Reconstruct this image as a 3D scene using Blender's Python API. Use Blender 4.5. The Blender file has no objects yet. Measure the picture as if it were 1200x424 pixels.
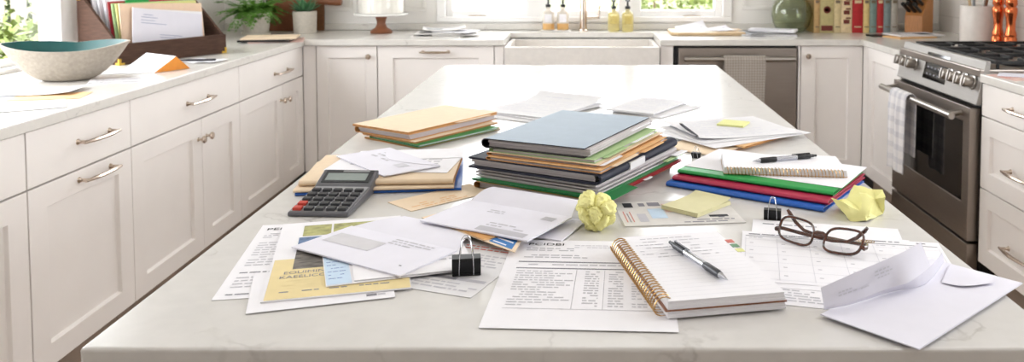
import bpy, bmesh, math, random
from mathutils import Vector, Matrix, noise
rnd = random.Random(7)
PI = math.pi
R = math.radians
sc = bpy.context.scene
COL = sc.collection

# ------------------------------------------------------------------ materials
def lin(c):
    return tuple((x/255/12.92 if x/255 <= .04045 else ((x/255+.055)/1.055)**2.4) for x in c)

MATS = {}
def mat(name, rgb, rough=.5, metal=0, noise_amt=.04, noise_scale=40, bump=0, bump_scale=120, spec=.5, coat=0, sheen=0, stretch=None, alpha=None, trans=0, sss=0):
    if name in MATS: return MATS[name]
    m = bpy.data.materials.new(name); m.use_nodes = True
    nt = m.node_tree; b = nt.nodes['Principled BSDF']
    b.inputs['Roughness'].default_value = rough
    b.inputs['Metallic'].default_value = metal
    b.inputs['Specular IOR Level'].default_value = spec
    b.inputs['Coat Weight'].default_value = coat
    b.inputs['Transmission Weight'].default_value = trans
    if sheen: b.inputs['Sheen Weight'].default_value = sheen
    c = lin(rgb)
    tc = nt.nodes.new('ShaderNodeTexCoord'); vec = tc.outputs['Object']
    if stretch:
        mp = nt.nodes.new('ShaderNodeMapping'); mp.inputs['Scale'].default_value = stretch
        nt.links.new(vec, mp.inputs[0]); vec = mp.outputs[0]
    n = nt.nodes.new('ShaderNodeTexNoise'); n.inputs['Scale'].default_value = noise_scale; n.inputs['Detail'].default_value = 4
    nt.links.new(vec, n.inputs['Vector'])
    r = nt.nodes.new('ShaderNodeValToRGB')
    r.color_ramp.elements[0].position = .3; r.color_ramp.elements[1].position = .7
    r.color_ramp.elements[0].color = tuple(x*(1-noise_amt) for x in c)+(1,)
    r.color_ramp.elements[1].color = tuple(min(1, x*(1+noise_amt)) for x in c)+(1,)
    nt.links.new(n.outputs['Fac'], r.inputs['Fac']); nt.links.new(r.outputs['Color'], b.inputs['Base Color'])
    if bump:
        n2 = nt.nodes.new('ShaderNodeTexNoise'); n2.inputs['Scale'].default_value = bump_scale; n2.inputs['Detail'].default_value = 3
        nt.links.new(vec, n2.inputs['Vector'])
        bp = nt.nodes.new('ShaderNodeBump'); bp.inputs['Strength'].default_value = bump; bp.inputs['Distance'].default_value = .002
        nt.links.new(n2.outputs['Fac'], bp.inputs['Height']); nt.links.new(bp.outputs[0], b.inputs['Normal'])
    MATS[name] = m
    return m

def stone_mat(name, base, vein, rough):
    m = bpy.data.materials.new(name); m.use_nodes = True; nt = m.node_tree; b = nt.nodes['Principled BSDF']
    b.inputs['Roughness'].default_value = rough; b.inputs['Specular IOR Level'].default_value = .5
    tc = nt.nodes.new('ShaderNodeTexCoord')
    n1 = nt.nodes.new('ShaderNodeTexNoise'); n1.inputs['Scale'].default_value = 5; n1.inputs['Detail'].default_value = 6
    nt.links.new(tc.outputs['Object'], n1.inputs['Vector'])
    mx = nt.nodes.new('ShaderNodeMixRGB'); mx.inputs[0].default_value = .35
    nt.links.new(tc.outputs['Object'], mx.inputs[1]); nt.links.new(n1.outputs['Color'], mx.inputs[2])
    v = nt.nodes.new('ShaderNodeTexVoronoi'); v.feature = 'DISTANCE_TO_EDGE'; v.inputs['Scale'].default_value = 7
    nt.links.new(mx.outputs[0], v.inputs['Vector'])
    r = nt.nodes.new('ShaderNodeValToRGB'); r.color_ramp.elements[0].position = 0; r.color_ramp.elements[1].position = .03
    r.color_ramp.elements[0].color = (1, 1, 1, 1); r.color_ramp.elements[1].color = (0, 0, 0, 1)
    nt.links.new(v.outputs['Distance'], r.inputs['Fac'])
    n2 = nt.nodes.new('ShaderNodeTexNoise'); n2.inputs['Scale'].default_value = 9; n2.inputs['Detail'].default_value = 3
    nt.links.new(tc.outputs['Object'], n2.inputs['Vector'])
    r2 = nt.nodes.new('ShaderNodeValToRGB'); r2.color_ramp.elements[0].position = .52; r2.color_ramp.elements[1].position = .75
    nt.links.new(n2.outputs['Fac'], r2.inputs['Fac'])
    mul = nt.nodes.new('ShaderNodeMath'); mul.operation = 'MULTIPLY'
    nt.links.new(r.outputs['Color'], mul.inputs[0]); nt.links.new(r2.outputs['Color'], mul.inputs[1])
    n3 = nt.nodes.new('ShaderNodeTexNoise'); n3.inputs['Scale'].default_value = 30; n3.inputs['Detail'].default_value = 5
    nt.links.new(tc.outputs['Object'], n3.inputs['Vector'])
    r3 = nt.nodes.new('ShaderNodeValToRGB'); r3.color_ramp.elements[0].position = .35; r3.color_ramp.elements[1].position = .65
    c = lin(base); r3.color_ramp.elements[0].color = tuple(x*.95 for x in c)+(1,); r3.color_ramp.elements[1].color = c+(1,)
    nt.links.new(n3.outputs['Fac'], r3.inputs['Fac'])
    cm = nt.nodes.new('ShaderNodeMixRGB'); cm.inputs[2].default_value = lin(vein)+(1,)
    nt.links.new(mul.outputs[0], cm.inputs[0]); nt.links.new(r3.outputs['Color'], cm.inputs[1])
    nt.links.new(cm.outputs[0], b.inputs['Base Color'])
    MATS[name] = m
    return m

def thin_glass(name, tint=(255, 255, 255), gloss=.08):
    m = bpy.data.materials.new(name); m.use_nodes = True; nt = m.node_tree
    nt.nodes.remove(nt.nodes['Principled BSDF']); out = nt.nodes['Material Output']
    t = nt.nodes.new('ShaderNodeBsdfTransparent'); t.inputs[0].default_value = lin(tint)+(1,)
    g = nt.nodes.new('ShaderNodeBsdfGlossy'); g.inputs['Roughness'].default_value = .03
    lw = nt.nodes.new('ShaderNodeLayerWeight'); lw.inputs[0].default_value = .5
    pw = nt.nodes.new('ShaderNodeMath'); pw.operation = 'POWER'; pw.inputs[1].default_value = 4; nt.links.new(lw.outputs['Facing'], pw.inputs[0])
    f = nt.nodes.new('ShaderNodeMath'); f.operation = 'MULTIPLY_ADD'; f.inputs[1].default_value = .5; f.inputs[2].default_value = .03; nt.links.new(pw.outputs[0], f.inputs[0])
    x = nt.nodes.new('ShaderNodeMixShader')
    nt.links.new(f.outputs[0], x.inputs[0]); nt.links.new(t.outputs[0], x.inputs[1]); nt.links.new(g.outputs[0], x.inputs[2])
    nt.links.new(x.outputs[0], out.inputs[0]); MATS[name] = m
    return m

def plaid(name, base, stripe, scale, width=.25, rough=.9):
    m = bpy.data.materials.new(name); m.use_nodes = True; nt = m.node_tree; b = nt.nodes['Principled BSDF']
    b.inputs['Roughness'].default_value = rough; b.inputs['Sheen Weight'].default_value = .3
    tc = nt.nodes.new('ShaderNodeTexCoord'); facs = []
    for d in ('X', 'Y'):
        w = nt.nodes.new('ShaderNodeTexWave'); w.bands_direction = d; w.inputs['Scale'].default_value = scale; w.inputs['Distortion'].default_value = .4
        nt.links.new(tc.outputs['UV'], w.inputs['Vector'])
        r = nt.nodes.new('ShaderNodeValToRGB'); r.color_ramp.elements[0].position = 1-width-.1; r.color_ramp.elements[1].position = 1-width
        nt.links.new(w.outputs['Fac'], r.inputs['Fac']); facs.append(r.outputs['Color'])
    a = nt.nodes.new('ShaderNodeMixRGB'); a.blend_type = 'ADD'; a.inputs[0].default_value = 1
    nt.links.new(facs[0], a.inputs[1]); nt.links.new(facs[1], a.inputs[2])
    h = nt.nodes.new('ShaderNodeMath'); h.operation = 'MULTIPLY'; h.inputs[1].default_value = .4
    nt.links.new(a.outputs[0], h.inputs[0])
    cm = nt.nodes.new('ShaderNodeMixRGB'); cm.inputs[1].default_value = lin(base)+(1,); cm.inputs[2].default_value = lin(stripe)+(1,)
    nt.links.new(h.outputs[0], cm.inputs[0]); nt.links.new(cm.outputs[0], b.inputs['Base Color'])
    bp = nt.nodes.new('ShaderNodeBump'); bp.inputs['Strength'].default_value = .4; bp.inputs['Distance'].default_value = .002
    nt.links.new(a.outputs[0], bp.inputs['Height']); nt.links.new(bp.outputs[0], b.inputs['Normal'])
    MATS[name] = m
    return m

def brick_mat(name, c1, c2, mortar, bw, bh, rough=.3):
    m = bpy.data.materials.new(name); m.use_nodes = True; nt = m.node_tree; b = nt.nodes['Principled BSDF']
    b.inputs['Roughness'].default_value = rough
    tc = nt.nodes.new('ShaderNodeTexCoord'); mp = nt.nodes.new('ShaderNodeMapping'); mp.inputs['Rotation'].default_value = (R(90), 0, R(90))
    nt.links.new(tc.outputs['Object'], mp.inputs[0])
    br = nt.nodes.new('ShaderNodeTexBrick'); br.inputs['Scale'].default_value = 1
    br.inputs['Brick Width'].default_value = bw; br.inputs['Row Height'].default_value = bh; br.inputs['Mortar Size'].default_value = .002
    br.inputs['Color1'].default_value = lin(c1)+(1,); br.inputs['Color2'].default_value = lin(c2)+(1,); br.inputs['Mortar'].default_value = lin(mortar)+(1,)
    # rows run along the wall: use (y, z) of the wall as the pattern's axes
    sx = nt.nodes.new('ShaderNodeSeparateXYZ'); cx = nt.nodes.new('ShaderNodeCombineXYZ'); ad = nt.nodes.new('ShaderNodeMath')
    nt.links.new(tc.outputs['Object'], sx.inputs[0]); nt.links.new(sx.outputs[0], ad.inputs[0]); nt.links.new(sx.outputs[1], ad.inputs[1])
    nt.links.new(ad.outputs[0], cx.inputs[0]); nt.links.new(sx.outputs[2], cx.inputs[1]); nt.links.new(cx.outputs[0], br.inputs['Vector'])
    nt.links.new(br.outputs['Color'], b.inputs['Base Color'])
    bp = nt.nodes.new('ShaderNodeBump'); bp.inputs['Strength'].default_value = .3; bp.inputs['Distance'].default_value = .002; bp.invert = True
    nt.links.new(br.outputs['Fac'], bp.inputs['Height']); nt.links.new(bp.outputs[0], b.inputs['Normal'])
    MATS[name] = m
    return m

PAINT = mat('cabinet_paint', (246, 240, 236), .38, noise_amt=.015, noise_scale=6)
WALLP = mat('wall_paint', (243, 240, 236), .6, noise_amt=.015, noise_scale=5)
TRIMP = mat('trim_paint', (244, 242, 240), .4, noise_amt=.01)
QUARTZ = stone_mat('white_quartz', (219, 216, 213), (174, 169, 165), .21)
QUARTZ2 = stone_mat('perimeter_quartz', (226, 222, 216), (190, 184, 178), .2)
PAPER = mat('white_paper', (238, 236, 240), .75, noise_amt=.012, noise_scale=25)
PAPER2 = mat('envelope_paper', (228, 226, 236), .75, noise_amt=.015, noise_scale=30)
PAPER3 = mat('grey_white_paper', (222, 220, 222), .75, noise_amt=.02, noise_scale=30)
PAPEREDGE = mat('page_edges', (196, 189, 190), .85, noise_amt=.16, noise_scale=8, stretch=(2, 2, 300))
NEWSP = mat('newsprint', (214, 210, 206), .85, noise_amt=.05, noise_scale=60)
INK = mat('grey_ink', (134, 132, 140), .8)
INKP = mat('faint_ink', (214, 212, 218), .8)
INKL = mat('pale_ink', (190, 188, 195), .8)
INKD = mat('dark_ink', (42, 42, 50), .7)
INKB = mat('blue_ink', (88, 116, 178), .8)
INKR = mat('red_ink', (206, 120, 110), .8)
INKT = mat('table_tint', (206, 205, 212), .8)
MANILA = mat('manila_card', (234, 211, 182), .7, noise_amt=.03, noise_scale=60)
ORANGEK = mat('kraft_orange', (208, 152, 92), .7, noise_amt=.05, noise_scale=60)
KRAFT = mat('kraft_tan', (226, 180, 126), .7, noise_amt=.05, noise_scale=60)
GREENF = mat('green_plastic', (26, 132, 66), .4, noise_amt=.03)
GREENB = mat('bright_green_plastic', (22, 156, 72), .35, noise_amt=.03)
NAVY = mat('navy_vinyl', (17, 21, 44), .62, noise_amt=.06, bump=.1, bump_scale=500)
REDF = mat('red_card', (166, 34, 46), .5, noise_amt=.04)
CRIMSON = mat('crimson_plastic', (176, 32, 72), .38, noise_amt=.04)
BLUEF = mat('blue_plastic', (28, 96, 190), .36, noise_amt=.03)
BLUEGREY = mat('blue_grey_leatherette', (150, 164, 178), .6, noise_amt=.03, bump=.12, bump_scale=600)
PALEGREEN = mat('pale_green_card', (178, 204, 150), .7, noise_amt=.03)
BLACK = mat('black_plastic', (20, 20, 22), .35)
BLACKM = mat('black_enamel', (13, 13, 15), .45, spec=.35)
CASTIRON = mat('cast_iron', (22, 22, 24), .55, bump=.3, bump_scale=400)
STEEL = mat('brushed_steel', (172, 166, 160), .3, 1, noise_amt=.07, noise_scale=8, stretch=(1, 60, 60))
STEELD = mat('dishwasher_steel', (160, 151, 144), .36, 1, noise_amt=.07, noise_scale=8, stretch=(1, 60, 60))
STEELP = mat('panel_steel', (164, 160, 156), .55, 1, noise_amt=.05, noise_scale=8, stretch=(1, 60, 60))
NICKEL = mat('polished_nickel', (206, 190, 176), .16, 1)
CHROME = mat('chrome_wire', (210, 210, 214), .12, 1)
GOLD = mat('gold_wire', (200, 162, 108), .25, 1)
BRASS = mat('brass', (226, 188, 84), .3, 1)
COPPER = mat('polished_copper', (222, 120, 76), .16, 1)
WALNUT = mat('dark_walnut', (80, 58, 48), .75, spec=.2, noise_amt=.28, noise_scale=6, stretch=(3, 3, 40))
WOODC = mat('chestnut_wood', (134, 82, 52), .45, noise_amt=.2, noise_scale=8, stretch=(4, 4, 30))
WOODB = mat('cutting_board_wood', (118, 78, 46), .5, noise_amt=.25, noise_scale=8, stretch=(3, 30, 30))
WOODL = mat('light_maple', (206, 178, 140), .5, noise_amt=.1, noise_scale=8, stretch=(3, 30, 30))
WOODK = mat('knife_block_wood', (184, 124, 70), .45, noise_amt=.15, noise_scale=8, stretch=(30, 30, 4))
OAKF = mat('oak_floor', (176, 158, 142), .4, noise_amt=.16, noise_scale=5, stretch=(14, 1.2, 1))
KICK = mat('toe_kick_wood', (150, 132, 118), .5, noise_amt=.1, noise_scale=6)
CERAM = mat('bowl_stoneware', (168, 158, 145), .7, noise_amt=.12, noise_scale=90, bump=.25, bump_scale=200)
TEAL = mat('teal_glaze', (16, 80, 78), .42, noise_amt=.25, noise_scale=12)
POTM = mat('pot_concrete', (206, 198, 186), .8, noise_amt=.07, noise_scale=70, bump=.3, bump_scale=160)
WHITEC = mat('white_ceramic', (240, 238, 234), .12)
CROCKM = mat('matt_white_ceramic', (224, 216, 210), .4)
CAKEM = mat('white_frosting', (240, 236, 228), .6, bump=.2, bump_scale=60)
LEAF = mat('fern_green', (92, 142, 50), .5, noise_amt=.3, noise_scale=30)
LEAF2 = mat('succulent_green', (84, 134, 92), .45, noise_amt=.25, noise_scale=25)
SOIL = mat('dark_soil', (50, 38, 30), .95, noise_amt=.3, noise_scale=100)
YELLOWP = mat('yellow_note_paper', (240, 235, 160), .75, noise_amt=.04, noise_scale=50)
YELLOWS = mat('pale_yellow_sticky', (222, 216, 172), .75, noise_amt=.03, noise_scale=50)
YELLOWG = mat('lime_sticky', (220, 220, 148), .75, noise_amt=.03, noise_scale=50)
TORT = mat('tortoise_acetate', (78, 42, 28), .18, noise_amt=.55, noise_scale=110, coat=.4)
CALCB = mat('calculator_grey', (98, 98, 104), .4)
CALCF = mat('calculator_face', (150, 150, 154), .35)
KEYM = mat('key_charcoal', (46, 48, 54), .35)
KEYR = mat('key_red', (196, 62, 48), .35)
LCDM = mat('lcd_grey', (150, 160, 158), .2)
PENC = mat('pen_grip_charcoal', (58, 60, 68), .4)
PENS = mat('pen_silver', (190, 192, 200), .25, .8)
GLASS = thin_glass('clear_glass')
GLASSG = mat('green_glass', (222, 228, 206), .02, noise_amt=0, trans=1)
GLASSW = thin_glass('window_glass')
DARKGL = mat('oven_glass', (14, 13, 13), .06, spec=.7)
SOAPO = mat('amber_liquid', (240, 190, 120), .2, trans=.3)
SOAPW = mat('frosted_bottle', (240, 232, 220), .2, trans=.4)
SOAPY = mat('yellow_soap', (250, 238, 176), .12, trans=.8)
TOWELG = plaid('waffle_towel', (176, 166, 156), (138, 128, 120), 24, .4)
TOWELW = plaid('plaid_towel', (232, 228, 228), (186, 184, 192), 6, .35)
TOWELB = mat('towel_shade', (160, 148, 138), .9, noise_amt=.08, noise_scale=60)
TILE = brick_mat('backsplash_tile', (232, 226, 220), (228, 222, 216), (206, 198, 192), .3, .1)
LAWN = mat('lawn_green', (98, 100, 58), .9, noise_amt=.2, noise_scale=.6)
BUSHM = mat('bush_green', (44, 62, 22), .6, noise_amt=.35, noise_scale=3)
BUSHL = mat('bush_light_green', (98, 112, 48), .6, noise_amt=.35, noise_scale=3)
FENCEM = mat('fence_white', (150, 142, 134), .7, noise_amt=.05)
PATHM = mat('garden_path', (120, 112, 88), .9, noise_amt=.1, noise_scale=2)
BARK = mat('bark', (96, 78, 60), .9, noise_amt=.2, noise_scale=20)
PHOTOG = mat('flyer_photo', (104, 98, 92), .6, noise_amt=.75, noise_scale=45, stretch=(1, 3, 1))
FLYY = mat('flyer_yellow', (230, 210, 156), .7, noise_amt=.03)
FLYO = mat('flyer_olive', (168, 166, 108), .7, noise_amt=.35, noise_scale=70)
FLYB = mat('flyer_blue', (96, 120, 158), .7, noise_amt=.4, noise_scale=80)
CHECKB = mat('cheque_blue', (196, 216, 236), .7, noise_amt=.03)
LABELB = mat('label_blue', (62, 124, 190), .6, noise_amt=.05)
PINKISH = mat('stamp_pink', (214, 180, 170), .7, noise_amt=.06)
FENCEG = mat('card_grey', (150, 150, 152), .7)

# ------------------------------------------------------------------ mesh builder
class MB:
    def __init__(s): s.v, s.f, s.m, s.uv = [], [], [], {}
    def add(s, vs, fs, m=0):
        b = len(s.v); s.v += [tuple(p) for p in vs]
        for f in fs: s.f.append(tuple(i+b for i in f)); s.m.append(m)
        return s
    def box(s, x0, x1, y0, y1, z0, z1, m=0):
        return s.add([(x0,y0,z0),(x1,y0,z0),(x1,y1,z0),(x0,y1,z0),(x0,y0,z1),(x1,y0,z1),(x1,y1,z1),(x0,y1,z1)],
                     [(0,3,2,1),(4,5,6,7),(0,1,5,4),(1,2,6,5),(2,3,7,6),(3,0,4,7)], m)
    def quad(s, p, m=0): return s.add(p, [tuple(range(len(p)))], m)
    def prism(s, poly, z0, z1, m=0):
        n = len(poly)
        return s.add([(x,y,z0) for x,y in poly]+[(x,y,z1) for x,y in poly],
                     [tuple(range(n-1,-1,-1)), tuple(range(n,2*n))]+[(i,(i+1)%n,n+(i+1)%n,n+i) for i in range(n)], m)
    def lathe(s, prof, n=24, c=(0,0,0), m=0, rfun=None):
        vs, fs = [], []
        for (r, z) in prof:
            for k in range(n):
                a = 2*PI*k/n; rr = r*(rfun(a) if rfun else 1)
                vs.append((c[0]+rr*math.cos(a), c[1]+rr*math.sin(a), c[2]+z))
        for i in range(len(prof)-1):
            for k in range(n): fs.append((i*n+k, i*n+(k+1)%n, (i+1)*n+(k+1)%n, (i+1)*n+k))
        if prof[0][0] > 1e-6: fs.append(tuple(range(n-1,-1,-1)))
        if prof[-1][0] > 1e-6: fs.append(tuple(range((len(prof)-1)*n, len(prof)*n)))
        return s.add(vs, fs, m)
    def tube(s, path, r, n=8, m=0, closed=False, flat=1.0):
        P = [Vector(p) for p in path]; N = len(P); vs, fs = [], []
        up = Vector((0,0,1)); prev = None
        for i in range(N):
            a = P[(i-1) % N] if (closed or i > 0) else P[0]; b = P[(i+1) % N] if (closed or i < N-1) else P[-1]
            t = (b-a).normalized()
            if prev is None:
                u = t.cross(up)
                if u.length < 1e-3: u = t.cross(Vector((1,0,0)))
            else: u = prev - t*prev.dot(t)
            u.normalize(); prev = u; w = t.cross(u); rr = r[i] if isinstance(r, (list, tuple)) else r
            for k in range(n):
                q = 2*PI*k/n; vs.append(P[i] + u*(rr*math.cos(q)) + w*(rr*flat*math.sin(q)))
        for i in range(N if closed else N-1):
            j = (i+1) % N
            for k in range(n): fs.append((i*n+k, i*n+(k+1)%n, j*n+(k+1)%n, j*n+k))
        if not closed: fs += [tuple(range(n-1,-1,-1)), tuple(range((N-1)*n, N*n))]
        return s.add(vs, fs, m)
    def slab(s, w, h, zf, t, nu=8, nv=8, m=0, mside=None, mbot=None, shape=None):
        """a sheet w x h centred on the origin, following zf(u, v), of thickness t"""
        if mside is None: mside = m
        if mbot is None: mbot = m
        vs = []
        for lay in (0, 1):
            for j in range(nv+1):
                for i in range(nu+1):
                    u, v = -w/2+w*i/nu, -h/2+h*j/nv
                    if shape: u, v = shape(u, v)
                    vs.append((u, v, zf(u, v)+(t if lay else 0)))
        M = (nu+1)*(nv+1); ix = lambda l,i,j: l*M+j*(nu+1)+i
        top = [(ix(1,i,j),ix(1,i+1,j),ix(1,i+1,j+1),ix(1,i,j+1)) for j in range(nv) for i in range(nu)]
        bot = [(ix(0,i,j),ix(0,i,j+1),ix(0,i+1,j+1),ix(0,i+1,j)) for j in range(nv) for i in range(nu)]
        sd = [(ix(0,i,0),ix(0,i+1,0),ix(1,i+1,0),ix(1,i,0)) for i in range(nu)] + [(ix(0,i+1,nv),ix(0,i,nv),ix(1,i,nv),ix(1,i+1,nv)) for i in range(nu)]
        sd += [(ix(0,0,j+1),ix(0,0,j),ix(1,0,j),ix(1,0,j+1)) for j in range(nv)] + [(ix(0,nu,j),ix(0,nu,j+1),ix(1,nu,j+1),ix(1,nu,j)) for j in range(nv)]
        b = len(s.v); s.v += vs
        for fs, mm in ((top,m),(bot,mbot),(sd,mside)):
            for f in fs: s.f.append(tuple(i+b for i in f)); s.m.append(mm)
        return s
    def build(s, name, mats, parent=None, loc=(0,0,0), rot=(0,0,0), smooth=None, bevel=0, seg=2, recalc=True, subsurf=0):
        me = bpy.data.meshes.new(name); me.from_pydata(s.v, [], s.f)
        if not isinstance(mats, (list, tuple)): mats = [mats]
        for x in mats: me.materials.append(x)
        me.polygons.foreach_set('material_index', s.m)
        if recalc:
            bm = bmesh.new(); bm.from_mesh(me); bmesh.ops.recalc_face_normals(bm, faces=bm.faces); bm.to_mesh(me); bm.free()
        if smooth is not None:
            me.polygons.foreach_set('use_smooth', [True]*len(me.polygons)); me.set_sharp_from_angle(angle=R(smooth))
        if s.uv:
            l = me.uv_layers.new(name='UVMap')
            for lp in me.loops: l.data[lp.index].uv = s.uv.get(lp.vertex_index, (0, 0))
        o = bpy.data.objects.new(name, me); COL.objects.link(o)
        o.location = loc; o.rotation_euler = rot
        if parent is not None: o.parent = parent
        if bevel:
            b = o.modifiers.new('bevel', 'BEVEL'); b.width = bevel; b.segments = seg; b.limit_method = 'ANGLE'; b.angle_limit = R(35)
        if subsurf:
            b = o.modifiers.new('sub', 'SUBSURF'); b.levels = subsurf; b.render_levels = subsurf
        return o

def tag(o, label=None, cat=None, group=None, kind=None):
    if label: o['label'] = label
    if cat: o['category'] = cat
    if group: o['group'] = group
    if kind: o['kind'] = kind
    return o

def thing(name, label, cat, loc=(0,0,0), rz=0, group=None, rx=0, ry=0):
    o = bpy.data.objects.new(name, None); COL.objects.link(o); o.empty_display_size = .05
    o.location = loc; o.rotation_euler = (rx, ry, rz)
    return tag(o, label, cat, group)

def copy_thing(src, loc, rz, label, group=None):
    def cp(o, par):
        c = o.copy(); COL.objects.link(c)
        if par is not None: c.parent = par
        for ch in [k for k in COL.objects if k.parent == o]: cp(ch, c)
        return c
    r = cp(src, None); r.location = loc; r.rotation_euler = (0, 0, rz); r['label'] = label
    if group: r['group'] = group
    return r

def text(name, s, size, parent, loc, m, rot=(0,0,0), align='LEFT', sx=1.0):
    cu = bpy.data.curves.new(name, 'FONT'); cu.body = s; cu.size = size; cu.align_x = align
    t = bpy.data.objects.new(name, cu); COL.objects.link(t)
    bpy.context.view_layer.update()
    me = bpy.data.meshes.new_from_object(t.evaluated_get(bpy.context.evaluated_depsgraph_get()))
    COL.objects.unlink(t); bpy.data.objects.remove(t)
    me.materials.clear(); me.materials.append(m)
    o = bpy.data.objects.new(name, me); COL.objects.link(o); o.parent = parent; o.location = loc; o.rotation_euler = rot; o.scale = (sx, 1, 1)
    return o

# words of print: little bars, as lines of text too small to read
def words(u0, u1, v_top, n, pitch, hgt=None, m=1, seed=0, fill=.85, col=None, ragged=.25):
    r = random.Random(seed); out = []; hgt = hgt or pitch*.42
    for k in range(n):
        v = v_top-k*pitch; u = u0; end = u1-(u1-u0)*ragged*r.random()
        while u < end:
            L = r.uniform(.5, 2.2)*hgt*2.2
            if r.random() < fill: out.append((u, v-hgt, min(u+L, u1), v, m))
            u += L+hgt*.7
    return out
def rule(u0, u1, v, t=.0006, m=1): return [(u0, v-t/2, u1, v+t/2, m)]

Z = .915     # height of every worktop
def sheet(name, label, cat, w, h, x, y, z, rz, mats, prints=(), zf=None, t=.00035, group=None, rx=0, ry=0, nu=8, nv=8, shape=None, parent=None):
    zf = zf or (lambda u, v: 0)
    b = MB(); b.slab(w, h, zf, t, nu, nv, 0, shape=shape)
    for (u0, v0, u1, v1, m) in prints:
        n = max(1, int((u1-u0)/.03)); k = max(1, int((v1-v0)/.03))
        for i in range(n):
            for j in range(k):
                a, c = u0+(u1-u0)*i/n, u0+(u1-u0)*(i+1)/n; d, e = v0+(v1-v0)*j/k, v0+(v1-v0)*(j+1)/k
                lift = t+.00018+.00004*m
                P = [(a,d),(c,d),(c,e),(a,e)]
                if shape: P = [shape(*p) for p in P]
                b.quad([(p, q, zf(p, q)+lift) for p, q in P], m)
    o = b.build(name, mats, parent, (x, y, Z+z) if parent is None else (x, y, z), (rx, ry, rz), smooth=40, recalc=False)
    if parent is None: tag(o, label, cat, group)
    return o

def D(a): return Vector((math.cos(R(a)), math.sin(R(a))))
# ------------------------------------------------------------------ the room
def struct(name, b, m, **k): return tag(b.build(name, m, **k), kind='structure')
XW, YW, ZT = 2.0, 4.77, 2.6
struct('floor', MB().box(-XW-.15, XW+.15, -1.6, YW+.15, -.08, 0), OAKF)
struct('ceiling', MB().box(-XW-.15, XW+.15, -1.6, YW+.15, ZT, ZT+.1), WALLP)
WX0, WX1, WZ0, WZ1 = -.765, .79, .985, 2.15
b = MB(); b.box(-XW-.15, WX0, YW, YW+.15, 0, ZT); b.box(WX1, XW+.15, YW, YW+.15, 0, ZT); b.box(WX0, WX1, YW, YW+.15, 0, WZ0); b.box(WX0, WX1, YW, YW+.15, WZ1, ZT)
struct('wall_back', b, WALLP)
LY0, LY1, LZ0, LZ1 = 1.7, 3.78, .93, 2.2
b = MB(); b.box(-XW-.15, -XW, LY1, YW, 0, ZT); b.box(-XW-.15, -XW, -1.6, LY0, 0, ZT); b.box(-XW-.15, -XW, LY0, LY1, 0, LZ0); b.box(-XW-.15, -XW, LY0, LY1, LZ1, ZT)
struct('wall_left', b, WALLP)
RY0, RY1, RZ0, RZ1 = .7, 2.5, 1.15, 2.1  # opening added out of view, lets in light for the left cabinets
b = MB(); b.box(XW, XW+.15, RY1, YW, 0, ZT); b.box(XW, XW+.15, -1.6, RY0, 0, ZT); b.box(XW, XW+.15, RY0, RY1, 0, RZ0); b.box(XW, XW+.15, RY0, RY1, RZ1, ZT)
struct('wall_right', b, TILE)
w3 = tag(MB().box(XW-.02, XW-.0005, RY0-.05, RY1+.05, RZ0-.05, RZ0).build('added_window', TRIMP, bevel=.003), kind='structure')  # unseen window, added to brighten the left cabinets
b = MB()
for y in (RY0, (RY0+RY1)/2-.02, RY1-.04): b.box(XW+.03, XW+.09, y, y+.04, RZ0, RZ1)
b.build('window_frame', TRIMP, w3, bevel=.003)
MB().box(XW+.058, XW+.062, RY0+.03, RY1-.03, RZ0, RZ1).build('window_pane', GLASSW, w3)
struct('wall_front', MB().box(-XW-.15, XW+.15, -1.75, -1.6, 0, ZT), WALLP)
# raised panel mouldings on the back wall
b = MB()
def panel_mould(x0, x1, z0, z1):
    for (a, c, d, e) in ((x0, x1, z0, z0+.022), (x0, x1, z1-.022, z1), (x0, x0+.022, z0+.022, z1-.022), (x1-.022, x1, z0+.022, z1-.022)):
        b.box(a, c, YW-.012, YW-.0005, d, e)
panel_mould(-1.95, -1.285, 1.02, 1.9); panel_mould(-1.255, -.87, 1.02, 1.9); panel_mould(.895, 1.95, 1.028, 1.9)
struct('trim_1', b, WALLP, bevel=.004)
b = MB(); b.box(-1.998, 1.998, YW-.018, YW-.001, .9165, .952)
struct('trim_2', b, QUARTZ2, bevel=.003)

# back window: casing, three lights, handles
w1 = tag(MB().box(WX0-.045, WX1+.045, YW-.02, YW-.0005, .962, WZ0+.005).build('window_1', TRIMP, bevel=.003), kind='structure')
b = MB(); b.box(WX0-.045, WX0+.004, YW-.02, YW-.0005, WZ0+.005, WZ1+.05); b.box(WX1-.004, WX1+.045, YW-.02, YW-.0005, WZ0+.005, WZ1+.05); b.box(WX0+.004, WX1-.004, YW-.02, YW-.0005, WZ1, WZ1+.05)
b.build('casing', TRIMP, w1, bevel=.003)
lights = ((-.728, -.314), (-.186, .205), (.333, .747))
b = MB()
prev = WX0
for (a, c) in lights:
    b.box(prev, a, YW+.03, YW+.09, WZ0, WZ1); prev = c
b.box(prev, WX1, YW+.03, YW+.09, WZ0, WZ1)
for (a, c) in lights:
    b.box(a, c, YW+.03, YW+.09, WZ0, 1.024); b.box(a, c, YW+.03, YW+.09, WZ1-.04, WZ1)
b.build('window_frame', TRIMP, w1, bevel=.004)
for (a, c) in lights: MB().box(a-.004, c+.004, YW+.058, YW+.062, 1.02, WZ1-.036).build('window_pane', GLASSW, w1)
for cx in (-.59, .62):
    b = MB(); b.box(cx-.05, cx+.05, YW+.022, YW+.0295, .987, .994); b.box(cx-.04, cx+.03, YW+.008, YW+.022, .987, .996)
    b.build('window_handle', NICKEL, w1, bevel=.002)
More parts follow.
